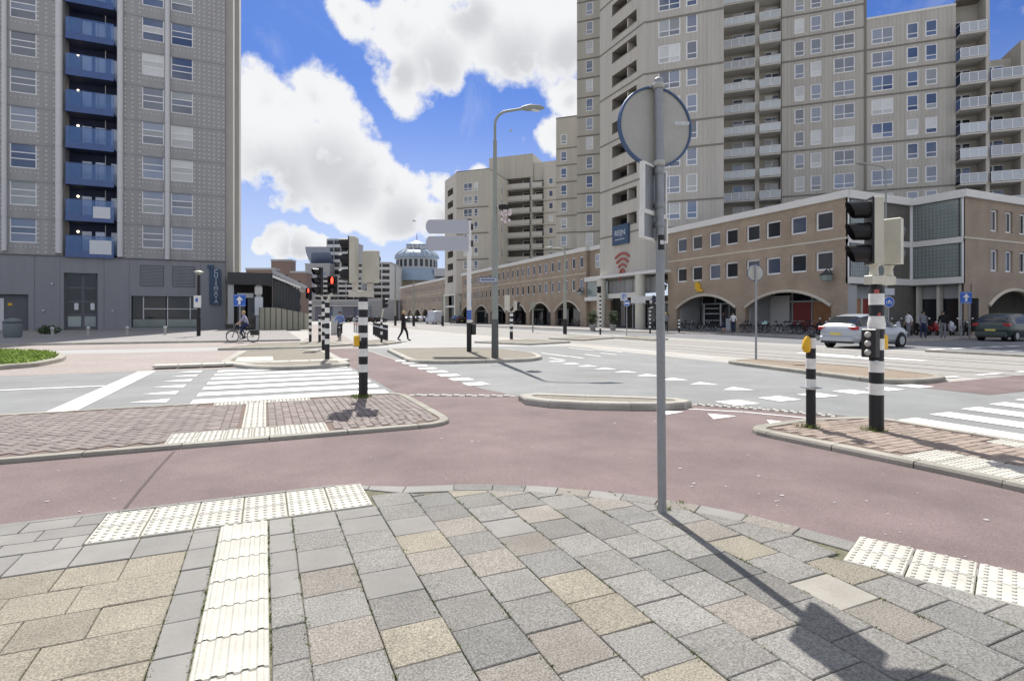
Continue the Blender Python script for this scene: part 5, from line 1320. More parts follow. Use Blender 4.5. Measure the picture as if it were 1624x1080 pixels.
# the other signals
def pole_signal(px, py, label, ptop, heads, r=.075, z0=.0, group='black and white signal posts at the crossing'):
    x, y = G(px, py, z0); Yc = SA*x + CA*y
    t = thing('traffic_light', label, 'traffic light', (x, y, z0), 0, group)
    h = EYE + (502-ptop)/FPX*Yc - z0; striped_pole(t, h, r, .5, .17, 10)
    top = h
    for n, hx0, hy1, rz, kw in heads:                     # centre px, bottom py of the head
        dx = (hx0-px)/FPX*Yc; zb = EYE + (502-hy1)/FPX*Yc - z0
        head(t, n, (dx*CA, -dx*SA, zb), rz, **kw); top = max(top, zb + n*.2)
        if zb > h: part(t, 'arm', MB().tube([(0, 0, h-.02), (dx*CA*.5, -dx*SA*.5, zb-.06), (dx*CA, -dx*SA-(.0), zb+.02)], .04, 8), 'cream_paint')
    return t
GR = 'dark_plastic'
pole_signal(492, 545, 'signal post with a lit red man, nearest the panel fence', 474, [(2, 489.5, 474, R(-20), dict(lit=1, body=GR, vis=.16, pitch=.3, w=.32))])
pole_signal(513, 557, 'signal post with a tall dark three lamp head, middle of the cluster', 478, [(3, 506, 468, R(-70), dict(body=GR, pitch=.40, w=.36, vis=.30))])
pole_signal(519, 570, 'signal post with a lit red man on its right, nearest of the cluster', 478, [(2, 527, 466, R(-15), dict(lit=1, body=GR, vis=.15, pitch=.29, w=.31))], z0=.1)
pole_signal(507, 545, 'short plain banded post behind the signal cluster', 500, [])
pole_signal(605, 545, 'slim signal post with a small dark head near the row of bollards', 505, [(2, 610, 489, R(70), dict(body=GR, vis=.18, pitch=.28))], r=.06)
t = pole_signal(811, 538, 'signal post with wide cream heads beyond the street lamp', 496, [(3, 804, 492, R(170), dict(pitch=.33, w=.34)), (2, 818, 492, R(100), dict(pitch=.30))], r=.11)
pole_signal(952, 531, 'banded signal post in front of the left gate column', 468, [(2, 950, 465, R(-60), dict(body=GR, vis=.2, pitch=.28))])
pole_signal(1031, 529, 'banded signal post with two dark heads by the right gate column', 488, [(2, 1027, 488, R(-80), dict(body=GR, vis=.2, pitch=.34)), (3, 1037, 487, R(80), dict(body=GR, vis=.3, pitch=.34))])
x, y = G(1077, 529); t = thing('banded_post', 'short black and white banded post in front of the first wide arch', 'post', (x, y, 0)); striped_pole(t, 1.35, .09, .5, .15, 10)
# bare sign seen from behind on the pole in front
x, y = G(1050, 812, TOP)
SP_ = thing('sign_post', 'galvanised pole with the grey back of a blue rimmed round sign and two plates', 'sign', (x, y, TOP - .01))
lean = -.032; zc = 2.875
part(SP_, 'pole', MB().tube([(0, 0, 0), (lean*.5, 0, 1.6), (lean, 0, 3.18)], .0315, 16), 'galvanised')
part(SP_, 'pole_cap', MB().lathe([(.034, 3.181), (.034, 3.21), (.02, 3.222)], 12, 0, (lean, 0)), 'galvanised')
nv = Vector((-SA*.96 + .25*CA, -CA*.96 - .25*SA, -.0)).normalized(); back = Vector((lean, 0, zc)) - nv*.05
d_ = part(SP_, 'sign_disc', MB().disc(back, nv, .292, .012, 40), 'sign_back')
q = nv.to_track_quat('Z', 'Y'); rim = MB(); rr = []
for k in range(48):
    a = 2*math.pi*k/48; rr.append([back + q @ Vector((r*math.cos(a), r*math.sin(a), h)) for r, h in ((.283, .007), (.285, .016), (.299, .016), (.302, -.016), (.292, -.016))])
ri = [[rim.vt(p) for p in row] for row in rr]
for k in range(48):
    for j in range(4): rim.face((ri[k][j], ri[(k+1) % 48][j], ri[(k+1) % 48][j+1], ri[k][j+1]), 0, True)
part(d_, 'rim', rim, 'sign_rim_blue')
part(d_, 'front_face', MB().disc(back - nv*.012, nv, .276, .006, 36), 'sign_blue')
part(d_, 'sticker', MB().disc(back + nv*.0075 + q @ Vector((.0, 0, 0)) + Vector((CA, -SA, 0))*.195 + Vector((0, 0, .03)), nv, .001, .001, 4), 'letter_pale')
sx_ = Vector((CA, -SA, 0)); c = back + nv*.008
stk = MB(); 
for k, (a, b) in enumerate(((.145, .168), (.173, .185), (.19, .225), (.23, .25))):
    stk.poly([c + sx_*a + Vector((0, 0, .015)), c + sx_*b + Vector((0, 0, .015)), c + sx_*b + Vector((0, 0, .04)), c + sx_*a + Vector((0, 0, .038))])
part(d_, 'worn_sticker', stk, 'letter_pale')
for z in (zc + .285, zc - .285):
    l = lean * z/3.22
    part(SP_, 'clamp', MB().lathe([(.04, z-.02), (.043, z-.015), (.043, z+.015), (.04, z+.02)], 14, 0, (l, 0)), 'sign_back')
    part(SP_, 'clamp_bolt', MB().tube([(l-.06*CA, .06*SA, z), (l+.06*CA, -.06*SA, z)], .011, 8), 'galvanised')
pa = YAW - R(50)                           # both plates stand edge-on to the junction
pd = Vector((math.cos(-pa), math.sin(-pa), 0)); pn = Vector((-pd.y, pd.x, 0))
def plate(z0, z1, w, off):
    l = Vector((lean*.72, 0, 0)) - pn*.0; mb = MB(); mb.T = Matrix.Translation(l + pn*off) @ Matrix.Rotation(-pa, 4, 'Z')
    mb.box(-w/2, w/2, -.004, .004, z0, z1); o = part(SP_, 'plate', mb, 'galvanised')
    e = MB(); e.T = mb.T
    for s in (-1, 1): e.box(s*w/2-.012, s*w/2+.012, -.016, .016, z0-.006, z1+.006)
    for z in (z0, z1): e.box(-w/2+.0125, w/2-.0125, -.014, .014, z-.008, z+.008)
    part(o, 'plate_edge', e, 'white_paint')
plate(2.23, 2.57, .37, .045); plate(2.03, 2.215, .40, .045)
for z in (2.14, 2.28, 2.53): part(SP_, 'clamp', MB().lathe([(.037, z-.02), (.041, z), (.037, z+.02)], 12, 0, (lean*z/3.22, 0)), 'galvanised')
part(SP_, 'dark_sticker', MB().lathe([(.0325, 1.95), (.0325, 2.06)], 10, 0, (lean*.62, 0), math.pi*1.15, math.pi*1.85), 'black_paint'); part(SP_, 'pale_sticker', MB().lathe([(.0333, 1.99), (.0333, 2.02)], 8, 0, (lean*.62, 0), math.pi*1.3, math.pi*1.6), 'letter_pale')
# street lamps
def street_lamp(px, py, top, label, arm, z0=.0, r0=.115, mat='lamp_grey', group='street lamps', hd=.75):
    x, y = G(px, py, z0); Yc = SA*x + CA*y; h = EYE + (502-top)/FPX*Yc - z0
    t = thing('street_lamp', label, 'street lamp', (x, y, z0), 0, group)
    part(t, 'base', MB().lathe([(r0*1.12, 0), (r0*1.06, 1.25), (r0, 1.3)], 14), 'lamp_base' if mat == 'lamp_grey' else 'interior_dark')
    part(t, 'pole', MB().tube([(0, 0, 1.29), (0, 0, h*.55), (0, 0, h*.55+.05), (0, 0, h-1.1)], [r0, r0*.93, r0*.72, r0*.6], 14), mat)
    ax, ay = arm; L = math.hypot(ax, ay); ux_, uy_ = ax/L, ay/L
    pts = [(0, 0, h-1.12), (0, 0, h-.55)] + [(ux_*.45*(1-math.cos(a)), uy_*.45*(1-math.cos(a)), h-.55+.45*math.sin(a)) for a in (R(20), R(45), R(70), R(85))] + [(ax*.8, ay*.8, h-.02)]
    part(t, 'arm', MB().tube(pts, r0*.42, 10), mat)
    hm = MB(); hm.T = Matrix.Translation((ax*.8, ay*.8, h)) @ Matrix.Rotation(math.atan2(ay, ax), 4, 'Z')
    hm.tube([(-.05, 0, 0), (.08, 0, 0), (hd*.35, 0, .02), (hd*.8, 0, .02), (hd, 0, .0)], [.05, .09, .12, .09, .03], 10); part(t, 'lamp_head', hm, mat)
    return t, x, y, h
SL, x, y, h = street_lamp(785, 567, 172, 'tall grey street lamp on the kerbed island with a curved arm', (1.06, -.47), .11, .108)
part(SL, 'lens', MB().box(1.1, 1.4, -.62, -.46, h-.085, h-.065), 'letter_pale')
nm = thing('street_name_sign', 'pale blue street name sign on the street lamp post', 'sign', (x - .12, y - .12, .11 + 2.55), -YAW)
part(nm, 'board', MB().bbox(-.45, .12, -.02, .01, 0, .13, .01), 'sign_grey_blue'); part(nm, 'rim', MB().box(-.47, .14, -.012, .012, -.015, -.003).box(-.47, .14, -.012, .012, .1325, .145), 'board_blue')
part(nm, 'lettering_strip', MB().box(-.40, .06, -.026, -.0205, .05, .085), 'sign_navy')
fb = thing('flower_basket', 'white and dark bunch hanging on the street lamp post', 'flower basket', (x + .30*CA, y - .30*SA, .11 + 4.85))
fm = MB()
for k in range(46):
    a, b, r = random.uniform(0, 6.28), random.gauss(0, .16), random.uniform(0, .2); fm.sphere((r*math.cos(a)+.07, r*math.sin(a), b*.8+.02), random.uniform(.03, .06), 6, 4)
part(fb, 'flowers', fm, 'flower_white', kind='stuff'); part(fb, 'bowl', MB().lathe([(.05, .12), (.16, .16), (.2, .3), (.02, .33)], 10), 'black_paint'); part(fb, 'hook', MB().tube([(-.3*CA, .3*SA, .25), (0, 0, .25)], .02, 6), 'galvanised')
street_lamp(1405, 534, 262, 'slim street lamp with its arm to the left, behind the nearest traffic light', (-1.9, .5), .09, .085, 'lamp_grey', hd=.8)
t, x, y, h = street_lamp(896, 530, 392, 'green tram line mast in front of the sixth arch', (-.9, 1.2), 0, .15, 'lamp_green')
for px, py, tp, lb in ((845, 527, 452, 'short grey post before the arcade wing'),):
    x, y = G(px, py); t = thing('post', lb, 'post', (x, y, 0)); hh = EYE+(502-478)/FPX*(SA*x+CA*y)
    part(t, 'pole', MB().tube([(0, 0, 0), (0, 0, hh)], .07, 8), 'lamp_green'); part(t, 'head', MB().box(-.2, .2, -.1, .1, hh-.55, hh-.05), 'lamp_green')
for px, py, tp, lb in ((627, 516, 420, 'bare slim mast left of the domed hall street'), (656, 517, 446, 'thin mast in front of the far arcade'), (702, 517, 462, 'dark slim mast beside the white van')):
    x, y = G(px, py); Yc = SA*x+CA*y; hh = EYE+(502-tp)/FPX*Yc; t = thing('tram_mast', lb, 'mast', (x, y, 0), 0, 'slim masts along the tram line')
    part(t, 'pole', MB().tube([(0, 0, 0), (0, 0, hh)], [.17, .1], 8), 'lamp_green'); part(t, 'foot', MB().lathe([(.22, 0), (.2, 1.6)], 8), 'interior_dark')
# direction sign
x, y = G(744, 557, .11); DS = thing('direction_sign', 'white pole with a blue band and two grey backed direction boards', 'sign', (x, y, .10)); Yd = SA*x+CA*y
zh = lambda py: EYE+(502-py)/FPX*Yd - .1
part(DS, 'pole_foot', MB().tube([(0, 0, 0), (0, 0, zh(512))], .10, 14), 'black_paint'); part(DS, 'pole', MB().tube([(0, 0, zh(512)+.002), (0, 0, zh(350))], .092, 14), 'white_paint')
part(DS, 'blue_band', MB().tube([(0, 0, zh(507)), (0, 0, zh(492))], .0945, 14), 'board_blue'); part(DS, 'blue_band', MB().box(.02, .10, -.05, .05, zh(486), zh(475)), 'board_blue'); part(DS, 'pole_cap', MB().lathe([(.1, zh(350)), (.1, zh(348))], 12), 'black_paint')
part(DS, 'control_box', MB().bbox(.09, .26, -.1, .1, zh(531), zh(514), .02), 'dark_plastic')
for z0, z1 in ((zh(371), zh(349.5)), (zh(398), zh(375.5))):
    mb = MB(); mb.T = Matrix.Rotation(-YAW, 4, 'Z'); X1, X0 = -.02, -1.72; r = (z1-z0)/2
    pts = [(X1, z0), (X1, z1)] + [(X0+r*.62-r*.62*math.sin(R(180)*k/8), (z0+z1)/2+r*math.cos(R(180)*k/8)) for k in range(9)]
    f = [mb.vt((p[0], -.14, p[1])) for p in pts]; g_ = [mb.vt((p[0], .0, p[1])) for p in pts]; n = len(pts)
    mb.face(f[::-1]); mb.face(g_)
    for k in range(n): mb.face((f[k], f[(k+1) % n], g_[(k+1) % n], g_[k]))
    o = part(DS, 'sign_board', mb, 'sign_grey_blue'); m2 = MB(); m2.T = mb.T; m2.box(-.1, .16, -.05, .05, (z0+z1)/2-.12, (z0+z1)/2+.12); part(o, 'bracket', m2, 'dark_plastic')
    m3 = MB(); m3.T = mb.T; m3.box(X0+r*.62, X1-.05, .002, .012, z0+.03, z1-.03); part(o, 'blue_face', m3, 'board_blue')
# square one way signs with a white arrow, round blue signs
def arrow(t, y, zc, s, mat='white_paint', up=True):
    mb = MB(); pts = [(-.10, -.34), (.10, -.34), (.10, .02), (.30, .02), (0, .36), (-.30, .02), (-.10, .02)]
    mb.poly([(p[0]*s, y, zc + p[1]*s) for p in pts]); return part(t, 'arrow', mb, mat)
def oneway(px, py, ptop, pbot, label, two=False, z0=.0, group='square one way signs with a white arrow'):
    x, y = G(px, py, z0); Yc = SA*x+CA*y; zt, zb = (EYE+(502-p)/FPX*Yc-z0 for p in (ptop, pbot)); s = zt-zb
    t = thing('one_way_sign', label, 'sign', (x, y, z0), -YAW, group)
    for dx in ((-.25, .25) if two else (0,)): part(t, 'pole', MB().tube([(dx, .05, 0), (dx, .05, zt-.05)], .04, 8), 'galvanised')
    b = part(t, 'board', MB().bbox(-s/2, s/2, -.015, .015, zb, zt, .005), 'sign_blue'); part(b, 'border', MB().box(-s/2+.02, s/2-.02, -.018, -.0155, zt-.05, zt-.035).box(-s/2+.02, s/2-.02, -.018, -.0155, zb+.035, zb+.05), 'white_paint'); arrow(b, -.022, (zt+zb)/2, s)
oneway(380, 541, 467, 486, 'blue one way sign with a white arrow in front of the station kiosk')
oneway(1532, 537, 463, 481, 'blue one way sign with a white arrow by the scooters at the glass corner', True, .1)
def round_sign(px, py, pc, rpx, label, back=False, z0=0.0, pole='galvanised', mat='sign_blue', dx=0):
    x, y = G(px, py, z0); Yc = SA*x+CA*y; zc = EYE+(502-pc)/FPX*Yc-z0; r = rpx/FPX*Yc
    t = thing('round_sign', label, 'sign', (x, y, z0), -YAW)
    part(t, 'pole', MB().tube([(0, 0, 0), (0, 0, zc+r)], .035, 8), pole)
    part(t, 'sign_disc', MB().disc((dx, -.045 if not back else .05, zc), (0, -1, 0), r, .015, 28), 'sign_back' if back else mat)
    part(t, 'rim', MB().torus((dx, -.045 if not back else .05, zc), r, .014, 28, 6), 'sign_rim_blue' if back else 'white_paint')
    return t, zc, r
round_sign(1199, 570, 433, 12.5, 'round sign seen from behind on a slim leaning pole, brown island', True, .11)
t, zc, r = round_sign(1409, 545, 479, 8, 'round blue cycle route sign behind the nearest traffic light', False, 0)
part(t, 'symbol', MB().torus((-.09, -.06, zc-.03), .07, .014, 12, 5).torus((.09, -.06, zc-.03), .07, .014, 12, 5).box(-.05, .05, -.07, -.06, zc+.02, zc+.09), 'white_paint')
part(t, 'plate', MB().box(-.22, .3, -.06, -.045, zc+.38, zc+.75), 'sign_grey_blue'); part(t, 'plate', MB().box(-.02, .35, -.06, -.045, zc+.95, zc+1.2), 'board_blue')
t, zc, r = round_sign(994, 534, 481, 4.8, 'parking sign above a round blue sign by the tram stop island', False, 0)
part(t, 'bar', MB().box(-r*.7, r*.7, -.07, -.054, zc-.06, zc+.06), 'white_paint'); o = part(t, 'parking_board', MB().bbox(-.48, .05, -.02, .01, zc+.18, zc+.78, .01), 'sign_grey_blue'); text(o, 'P', .5, 'sign_blue', (-.22, -.03, zc+.48), (R(90), 0, 0))
sb = thing('arm_sign', 'small white arm sign reaching out beside the right gate column', 'sign', (37.6, 48.6, 2.95), -YAW); part(sb, 'board', MB().bbox(-1.6, 1.3, -.05, .05, 0, .75, .01), 'white_paint'); part(sb, 'blue_mark', MB().box(.5, 1.1, -.06, -.051, .3, .5), 'board_blue'); part(sb, 'stand', MB().tube([(-1.4, .1, -2.85), (-1.4, .1, .3)], .05, 6), 'galvanised')
# black lamp post with a disc lamp and a notice
x, y = G(315, 535); Yc = SA*x+CA*y; BL = thing('lamp_post', 'black lamp post with a shallow disc lamp before the grey plinth', 'lamp post', (x, y, 0), -YAW); zt = EYE+(502-432)/FPX*Yc
part(BL, 'pole', MB().tube([(0, 0, 0), (0, 0, 1.5), (0, 0, 1.52), (0, 0, zt-.15)], [.13, .13, .10, .09], 12), 'black_paint'); part(BL, 'lamp_head', MB().lathe([(.09, zt-.2), (.18, zt-.1), (.35, zt+.02), (.15, zt+.12), (.02, zt+.14)], 16), 'lamp_green'); part(BL, 'bulb', MB().lathe([(.05, zt-.14), (.25, zt-.06), (.2, zt-.0)], 12), 'letter_pale')
o = part(BL, 'notice', MB().bbox(-.28, .24, -.13, -.1, zat(488, x, y), zat(469, x, y), .01), 'white_paint'); part(o, 'mark', MB().box(-.15, .02, -.14, -.1305, zat(479, x, y), zat(473, x, y)), 'board_blue')
# bollards
for k in range(7):
    px = 593 + 20*k/6; py = 531 + 11*k/6; x, y = G(px, py)
    t = thing('bollard', 'black bollard in the slanting row beside the crossing', 'bollard', (x, y, 0), 0, 'black bollards in a slanting row')
    part(t, 'post', MB().lathe([(.09, 0), (.09, .92), (.07, 1.0)], 10), 'black_paint'); t['label'] = ('black bollard, farthest of the slanting row', 'second farthest black bollard of the slanting row', 'third farthest black bollard of the slanting row', 'middle black bollard of the slanting row', 'third nearest black bollard of the slanting row', 'second nearest black bollard of the slanting row', 'black bollard, nearest of the slanting row')[k]; part(t, 'band', MB().lathe([(.093, .72), (.093, .8)], 10), 'letter_pale')
for k in range(4):
    px = (83, 140, 202, 262)[k]; py = (533.5, 532.5, 531.5, 531)[k]; x, y = G(px, py, .09)
    t = thing('bollard', ('small pale bollard nearest the service door', 'small pale bollard before the tall entrance door', 'small pale bollard at the left end of the shop window', 'small pale bollard before the middle of the shop window')[k], 'bollard', (x, y, .09), 0, 'small pale bollards before the plinth')
    part(t, 'post', MB().lathe([(.09, 0), (.08, .3), (.08, .42), (.12, .46), (.12, .6)], 10), 'sign_back'); part(t, 'cap', MB().lathe([(.125, .601), (.08, .66)], 10), 'letter_pale')
for k in range(4):
    x, y = G(562 + 3.2*k, 527 + .9*k); t = thing('bollard', ('pale slim bollard, farthest of four by the cycle path', 'second farthest pale slim bollard by the cycle path', 'second nearest pale slim bollard by the cycle path', 'pale slim bollard, nearest of four by the cycle path')[k], 'bollard', (x, y, 0), 0, 'pale slim bollards by the cycle path')
    part(t, 'post', MB().lathe([(.07, 0), (.07, .95), (.05, 1.0)], 8), 'sign_back'); part(t, 'band', MB().lathe([(.074, .7), (.074, .8)], 8), 'red_paint')
x, y = G(572, 540); t = thing('banner_post', 'dark red slim banner post behind the pink island signal', 'post', (x, y, 0)); part(t, 'post', MB().tube([(0, 0, 0), (0, 0, 2.7)], .07, 8), 'black_paint'); part(t, 'banner', MB().box(-.02, .16, -.03, .03, 1.1, 2.65), 'red_paint')
x, y = G(533, 531); t = thing('cabinet', 'grey control cabinet behind the signal cluster', 'cabinet', (x, y, 0), -YAW); part(t, 'body', MB().bbox(-.35, .35, -.2, .2, 0, 1.5, .03), 'panel_grey'); part(t, 'door', MB().box(-.3, .3, -.215, -.2005, .12, 1.4), 'sign_back'); part(t, 'roof', MB().box(-.38, .38, -.23, .23, 1.502, 1.55), 'panel_grey')
# wheelie bin and shrub on the left
x, y = G(20, 535.5, .09); t = thing('wheelie_bin', 'round topped grey green bin in front of the service door', 'bin', (x, y, .09), -YAW)
part(t, 'body', MB().lathe([(.42, 0), (.5, .2), (.52, 1.0), (.44, 1.22), (.1, 1.3)], 16), 'bin_grey'); part(t, 'rim', MB().lathe([(.535, .98), (.535, 1.05)], 16), 'kiosk_dark')
def leaves(mb, c, rx, rz_, n, s):
    for _ in range(n):
        v = Vector((random.gauss(0, 1), random.gauss(0, 1), random.gauss(0, 1))).normalized() * random.random()**.4
        p = Vector(c) + Vector((v.x*rx, v.y*rx, v.z*rz_)); u = Vector((random.gauss(0, 1), random.gauss(0, 1), random.gauss(0, 1))).normalized()*s; w = u.orthogonal().normalized()*s*.45
        mb.poly([p-u, p-w, p+u, p+w])
x, y = G(78, 530, .09); t = thing('shrub', 'low dark shrub against the grey plinth', 'shrub', (x, y, .09)); m = MB(); leaves(m, (0, 0, .35), .8, .35, 260, .12); part(t, 'foliage', m, 'leaf_dark', kind='stuff'); part(t, 'stem', MB().tube([(0, 0, 0), (.05, 0, .4)], .04, 6), 'interior_dark')
for px, py, lb in ((940, 524, 'bushy plant in a pot left of the gate column'), (972, 524, 'dark potted plant inside the gate'), (1052, 525, 'potted plant at the foot of the right gate column')):
    x, y = G(px, py, .1); t = thing('potted_plant', lb, 'plant', (x, y, .1)); part(t, 'pot', MB().lathe([(.25, 0), (.36, .6), (.33, .6), (.31, .5)], 12), 'pot_grey'); m = MB(); leaves(m, (0, 0, 1.35), .55, .75, 300, .15); part(t, 'foliage', m, 'leaf_dark', kind='stuff'); part(t, 'stem', MB().tube([(0, 0, .6), (.05, 0, 1.6)], .05, 6), 'interior_dark')
# wall lanterns on the arcade
def lantern(px, zc, label, xw=40):
    y = onx(px, xw); t = thing('wall_lantern', label, 'lantern', (xw - .62, y, zc), 0, 'lanterns on the brick arcades')
    part(t, 'shade', MB().lathe([(.05, .62), (.2, .42), (.5, .22), (.5, .16)], 10, sm=False), 'kiosk_dark'); part(t, 'glass', MB().lathe([(.47, .155), (.36, -.25), (.1, -.3)], 10, sm=False), 'glass_green'); part(t, 'bracket', MB().tube([(.62, 0, .35), (.3, 0, .75), (0, 0, .6)], .04, 6), 'kiosk_dark')
lantern(1319, 4.5, 'wall lantern at the end of the widest arch'); lantern(1058, 4.6, 'wall lantern between the gate and the first wide arch'); lantern(926, 4.7, 'wall lantern at the near end of the six arch wing')
t = single('wall_emblem', MB().box(-.12, .0, -.5, .35, 0, .25).box(-.12, 0, -.15, .55, .252, .75).box(-.12, 0, .1, .5, .752, 1.0), 'yellow_box', 'small gold emblem above the first wide arch', 'emblem', None, (39.97, onx(1110, 40), 4.0))
# ---------------------------------------------------------------- vehicles
def car(label, loc, rz, paint, L=4.35, W=1.8, Hh=1.55, van=False, plate='plate_yellow', group=None, name='parked_car', estate=False):
    """front towards +x"""
    t = thing(name, label, 'van' if van else 'car', loc, rz, group); w = W/2; s = L/4.35
    # stations: x, half width, bottom, shoulder height, roof height (None below the cabin), roof half width
    if van: S = [(-2.17, .92, .45, 1.0, 1.95, .86), (-2.05, .97, .38, 1.05, 2.0, .9), (-.6, .98, .35, 1.05, 2.02, .9), (.9, .98, .35, 1.05, 2.0, .88), (1.35, .97, .36, 1.03, 1.5, .85), (1.75, .95, .38, .98, 1.06, .86), (2.1, .86, .42, .78, .84, .78), (2.18, .7, .5, .66, .70, .62)]
    else:
        S = [(-2.17, .66, .52, .80, .88, .60), (-2.10, .80, .36, .92, 1.00, .70), (-1.92, .88, .28, .97, 1.12 if not estate else 1.3, .72), (-1.45, .90, .24, .98, 1.44 if not estate else 1.50, .64), (-.7, .90, .22, .97, 1.54, .62), (.05, .90, .22, .95, 1.53, .62), (.55, .90, .22, .93, 1.36, .64),
             (1.15, .89, .23, .92, .985, .76), (1.65, .87, .24, .86, .90, .74), (2.02, .78, .28, .70, .75, .62), (2.17, .58, .38, .55, .58, .46)]
    body = MB(); rings = []
    for x, hw, zb, zs, zr, rw in S:
        x *= s; hw *= W/1.8; rw *= W/1.8; k = Hh/1.55
        zs *= k; zr *= k
        half = [(0, zb), (hw*.86, zb), (hw*.97, zb+.14), (hw, (zb+zs)/2), (hw*.985, zs*.95), (hw*.955, zs), (rw+.02, zr-.05 if zr-zs > .1 else zr-.01), (rw*.8, zr), (0, zr+.012)]
        ring = [body.vt((x, y, z)) for y, z in half] + [body.vt((x, -y, z)) for y, z in half[-2:0:-1]]; rings.append(ring)
    n = len(rings[0])
    for i in range(len(rings)-1):
        a, b = rings[i], rings[i+1]
        for k in range(n):
            top = k in (5, n-6-1+0) 
            gi = 0
            kk = k if k < n//2 else n-1-k
            tall = (S[i][4]-S[i][3] > .2) or (S[i+1][4]-S[i+1][3] > .2)
            if kk == 5 and tall and not (van and S[i][0] < .6): gi = 1
            if kk >= 6 and tall and ((S[i+1][4]-S[i][4] > .25) or (S[i][4]-S[i+1][4] > .3)): gi = 1
            body.face((a[k], b[k], b[(k+1) % n], a[(k+1) % n]), gi, True)
    body.face(rings[0]); body.face(rings[-1][::-1])
    part(t, 'body', body, [paint, 'glass_dark'])
    wr = .33*(1.05 if van else 1)
    for xx in (-1.33*s, 1.33*s):
        for sy in (-1, 1):
            yy = sy*(w-.10)
            part(t, 'wheel_arch', MB().disc((xx, sy*(w-.012), wr+.02), (0, sy, 0), wr*1.2, .02, 20), 'dark_plastic')
            tw = part(t, 'wheel', MB().disc((0, 0, 0), (0, 1, 0), wr, .2, 22), 'tyre_rubber', (xx, yy+sy*.02, wr))
            rm = MB().disc((0, sy*.105, 0), (0, sy, 0), wr*.62, .012, 18)
            part(tw, 'rim', rm, 'rim_metal'); sp = MB()
            for k in range(5):
                sp.T = Matrix.Rotation(2*math.pi*k/5, 4, 'Y'); sp.box(-.035, .035, sy*.112-.005, sy*.112+.005, .09, wr*.55)
            part(tw, 'spoke', sp, 'dark_plastic') if False else None
    xr = S[0][0]*s
    for sy in (-1, 1):
        part(t, 'tail_light', MB().bbox(xr+.02, xr+.30, min(sy*w*.62, sy*w*.99), max(sy*w*.62, sy*w*.99), .84*Hh/1.55, .99*Hh/1.55, .03), 'tail_red')
        part(t, 'headlight', MB().bbox(1.85*s, 2.02*s, min(sy*w*.55, sy*w*.86), max(sy*w*.55, sy*w*.86), .66, .76, .02), 'letter_pale')
        part(t, 'mirror', MB().sphere((.72*s, sy*(w+.07), .98*Hh/1.55), .1, 8, 6, 0, (.7, 1, .7)), paint)
    o = part(t, 'rear_bumper', MB().bbox(xr-.05, xr+.2, -w*.84, w*.84, .34, .56, .03), paint); part(o, 'skirt', MB().box(xr-.02, xr+.2, -w*.8, w*.8, .24, .338), 'dark_plastic')
    part(t, 'number_plate', MB().box(xr-.03, xr+.02, -.26, .26, .62, .74), plate)
    for sy in (-1, 1): part(t, 'sill', MB().box(-1.0*s, 1.0*s, min(sy*w*.88, sy*w*.975), max(sy*w*.88, sy*w*.975), .19, .27), 'dark_plastic'); part(t, 'door_handle', MB().box(-.35, -.15, min(sy*w*1.0, sy*w*1.015), max(sy*w*1.0, sy*w*1.015), .86, .9), paint)
    return t
x, y = G(1372, 551); car('silver hatchback driving away into the side street, red tail lights', (x + .3, y + .2, .004), R(2), 'car_silver', name='moving_car', L=4.5, W=1.85, Hh=1.62)
x, y = G(1588, 541); car('dark green estate car parked beyond the glass corner', (x + 1.4, y + .2, .004), R(2), 'car_green', L=4.7, W=1.85, Hh=1.7, estate=True)
x, y = G(689, 514); car('white van parked in front of the far gate', (x, y, 0), R(95), 'van_white', 5.3, 2.0, 2.0, True, 'plate_yellow')
x, y = G(718, 514); car('black car parked beside the white van', (x + 1, y, 0), R(95), 'car_black', 4.4, 1.9, 1.75)
for k in range(6):
    x, y = G(645 + k*7, 511.5); car(('small car nearest the mast in the far row', 'second small car in the far row under the arcade', 'third small car in the far row under the arcade', 'fourth small car in the far row under the arcade', 'fifth small car in the far row, two before the van', 'last small car of the far row, next to the van')[k], (x, y, 0), R(92), random.choice(['car_black', 'car_green', 'car_silver', 'van_white']), group='far parked cars along the arcade')
for k in range(5):
    x, y = G(545 + k*14, 511.2); car(('tiny car at the left end of the far square', 'tiny car second from left on the far square', 'tiny car in the middle of the far square', 'tiny car second from right on the far square', 'tiny car at the right end of the far square')[k], (x, y, 0), R(10), random.choice(['car_black', 'van_white', 'car_silver', 'car_black']), group='cars on the far square')
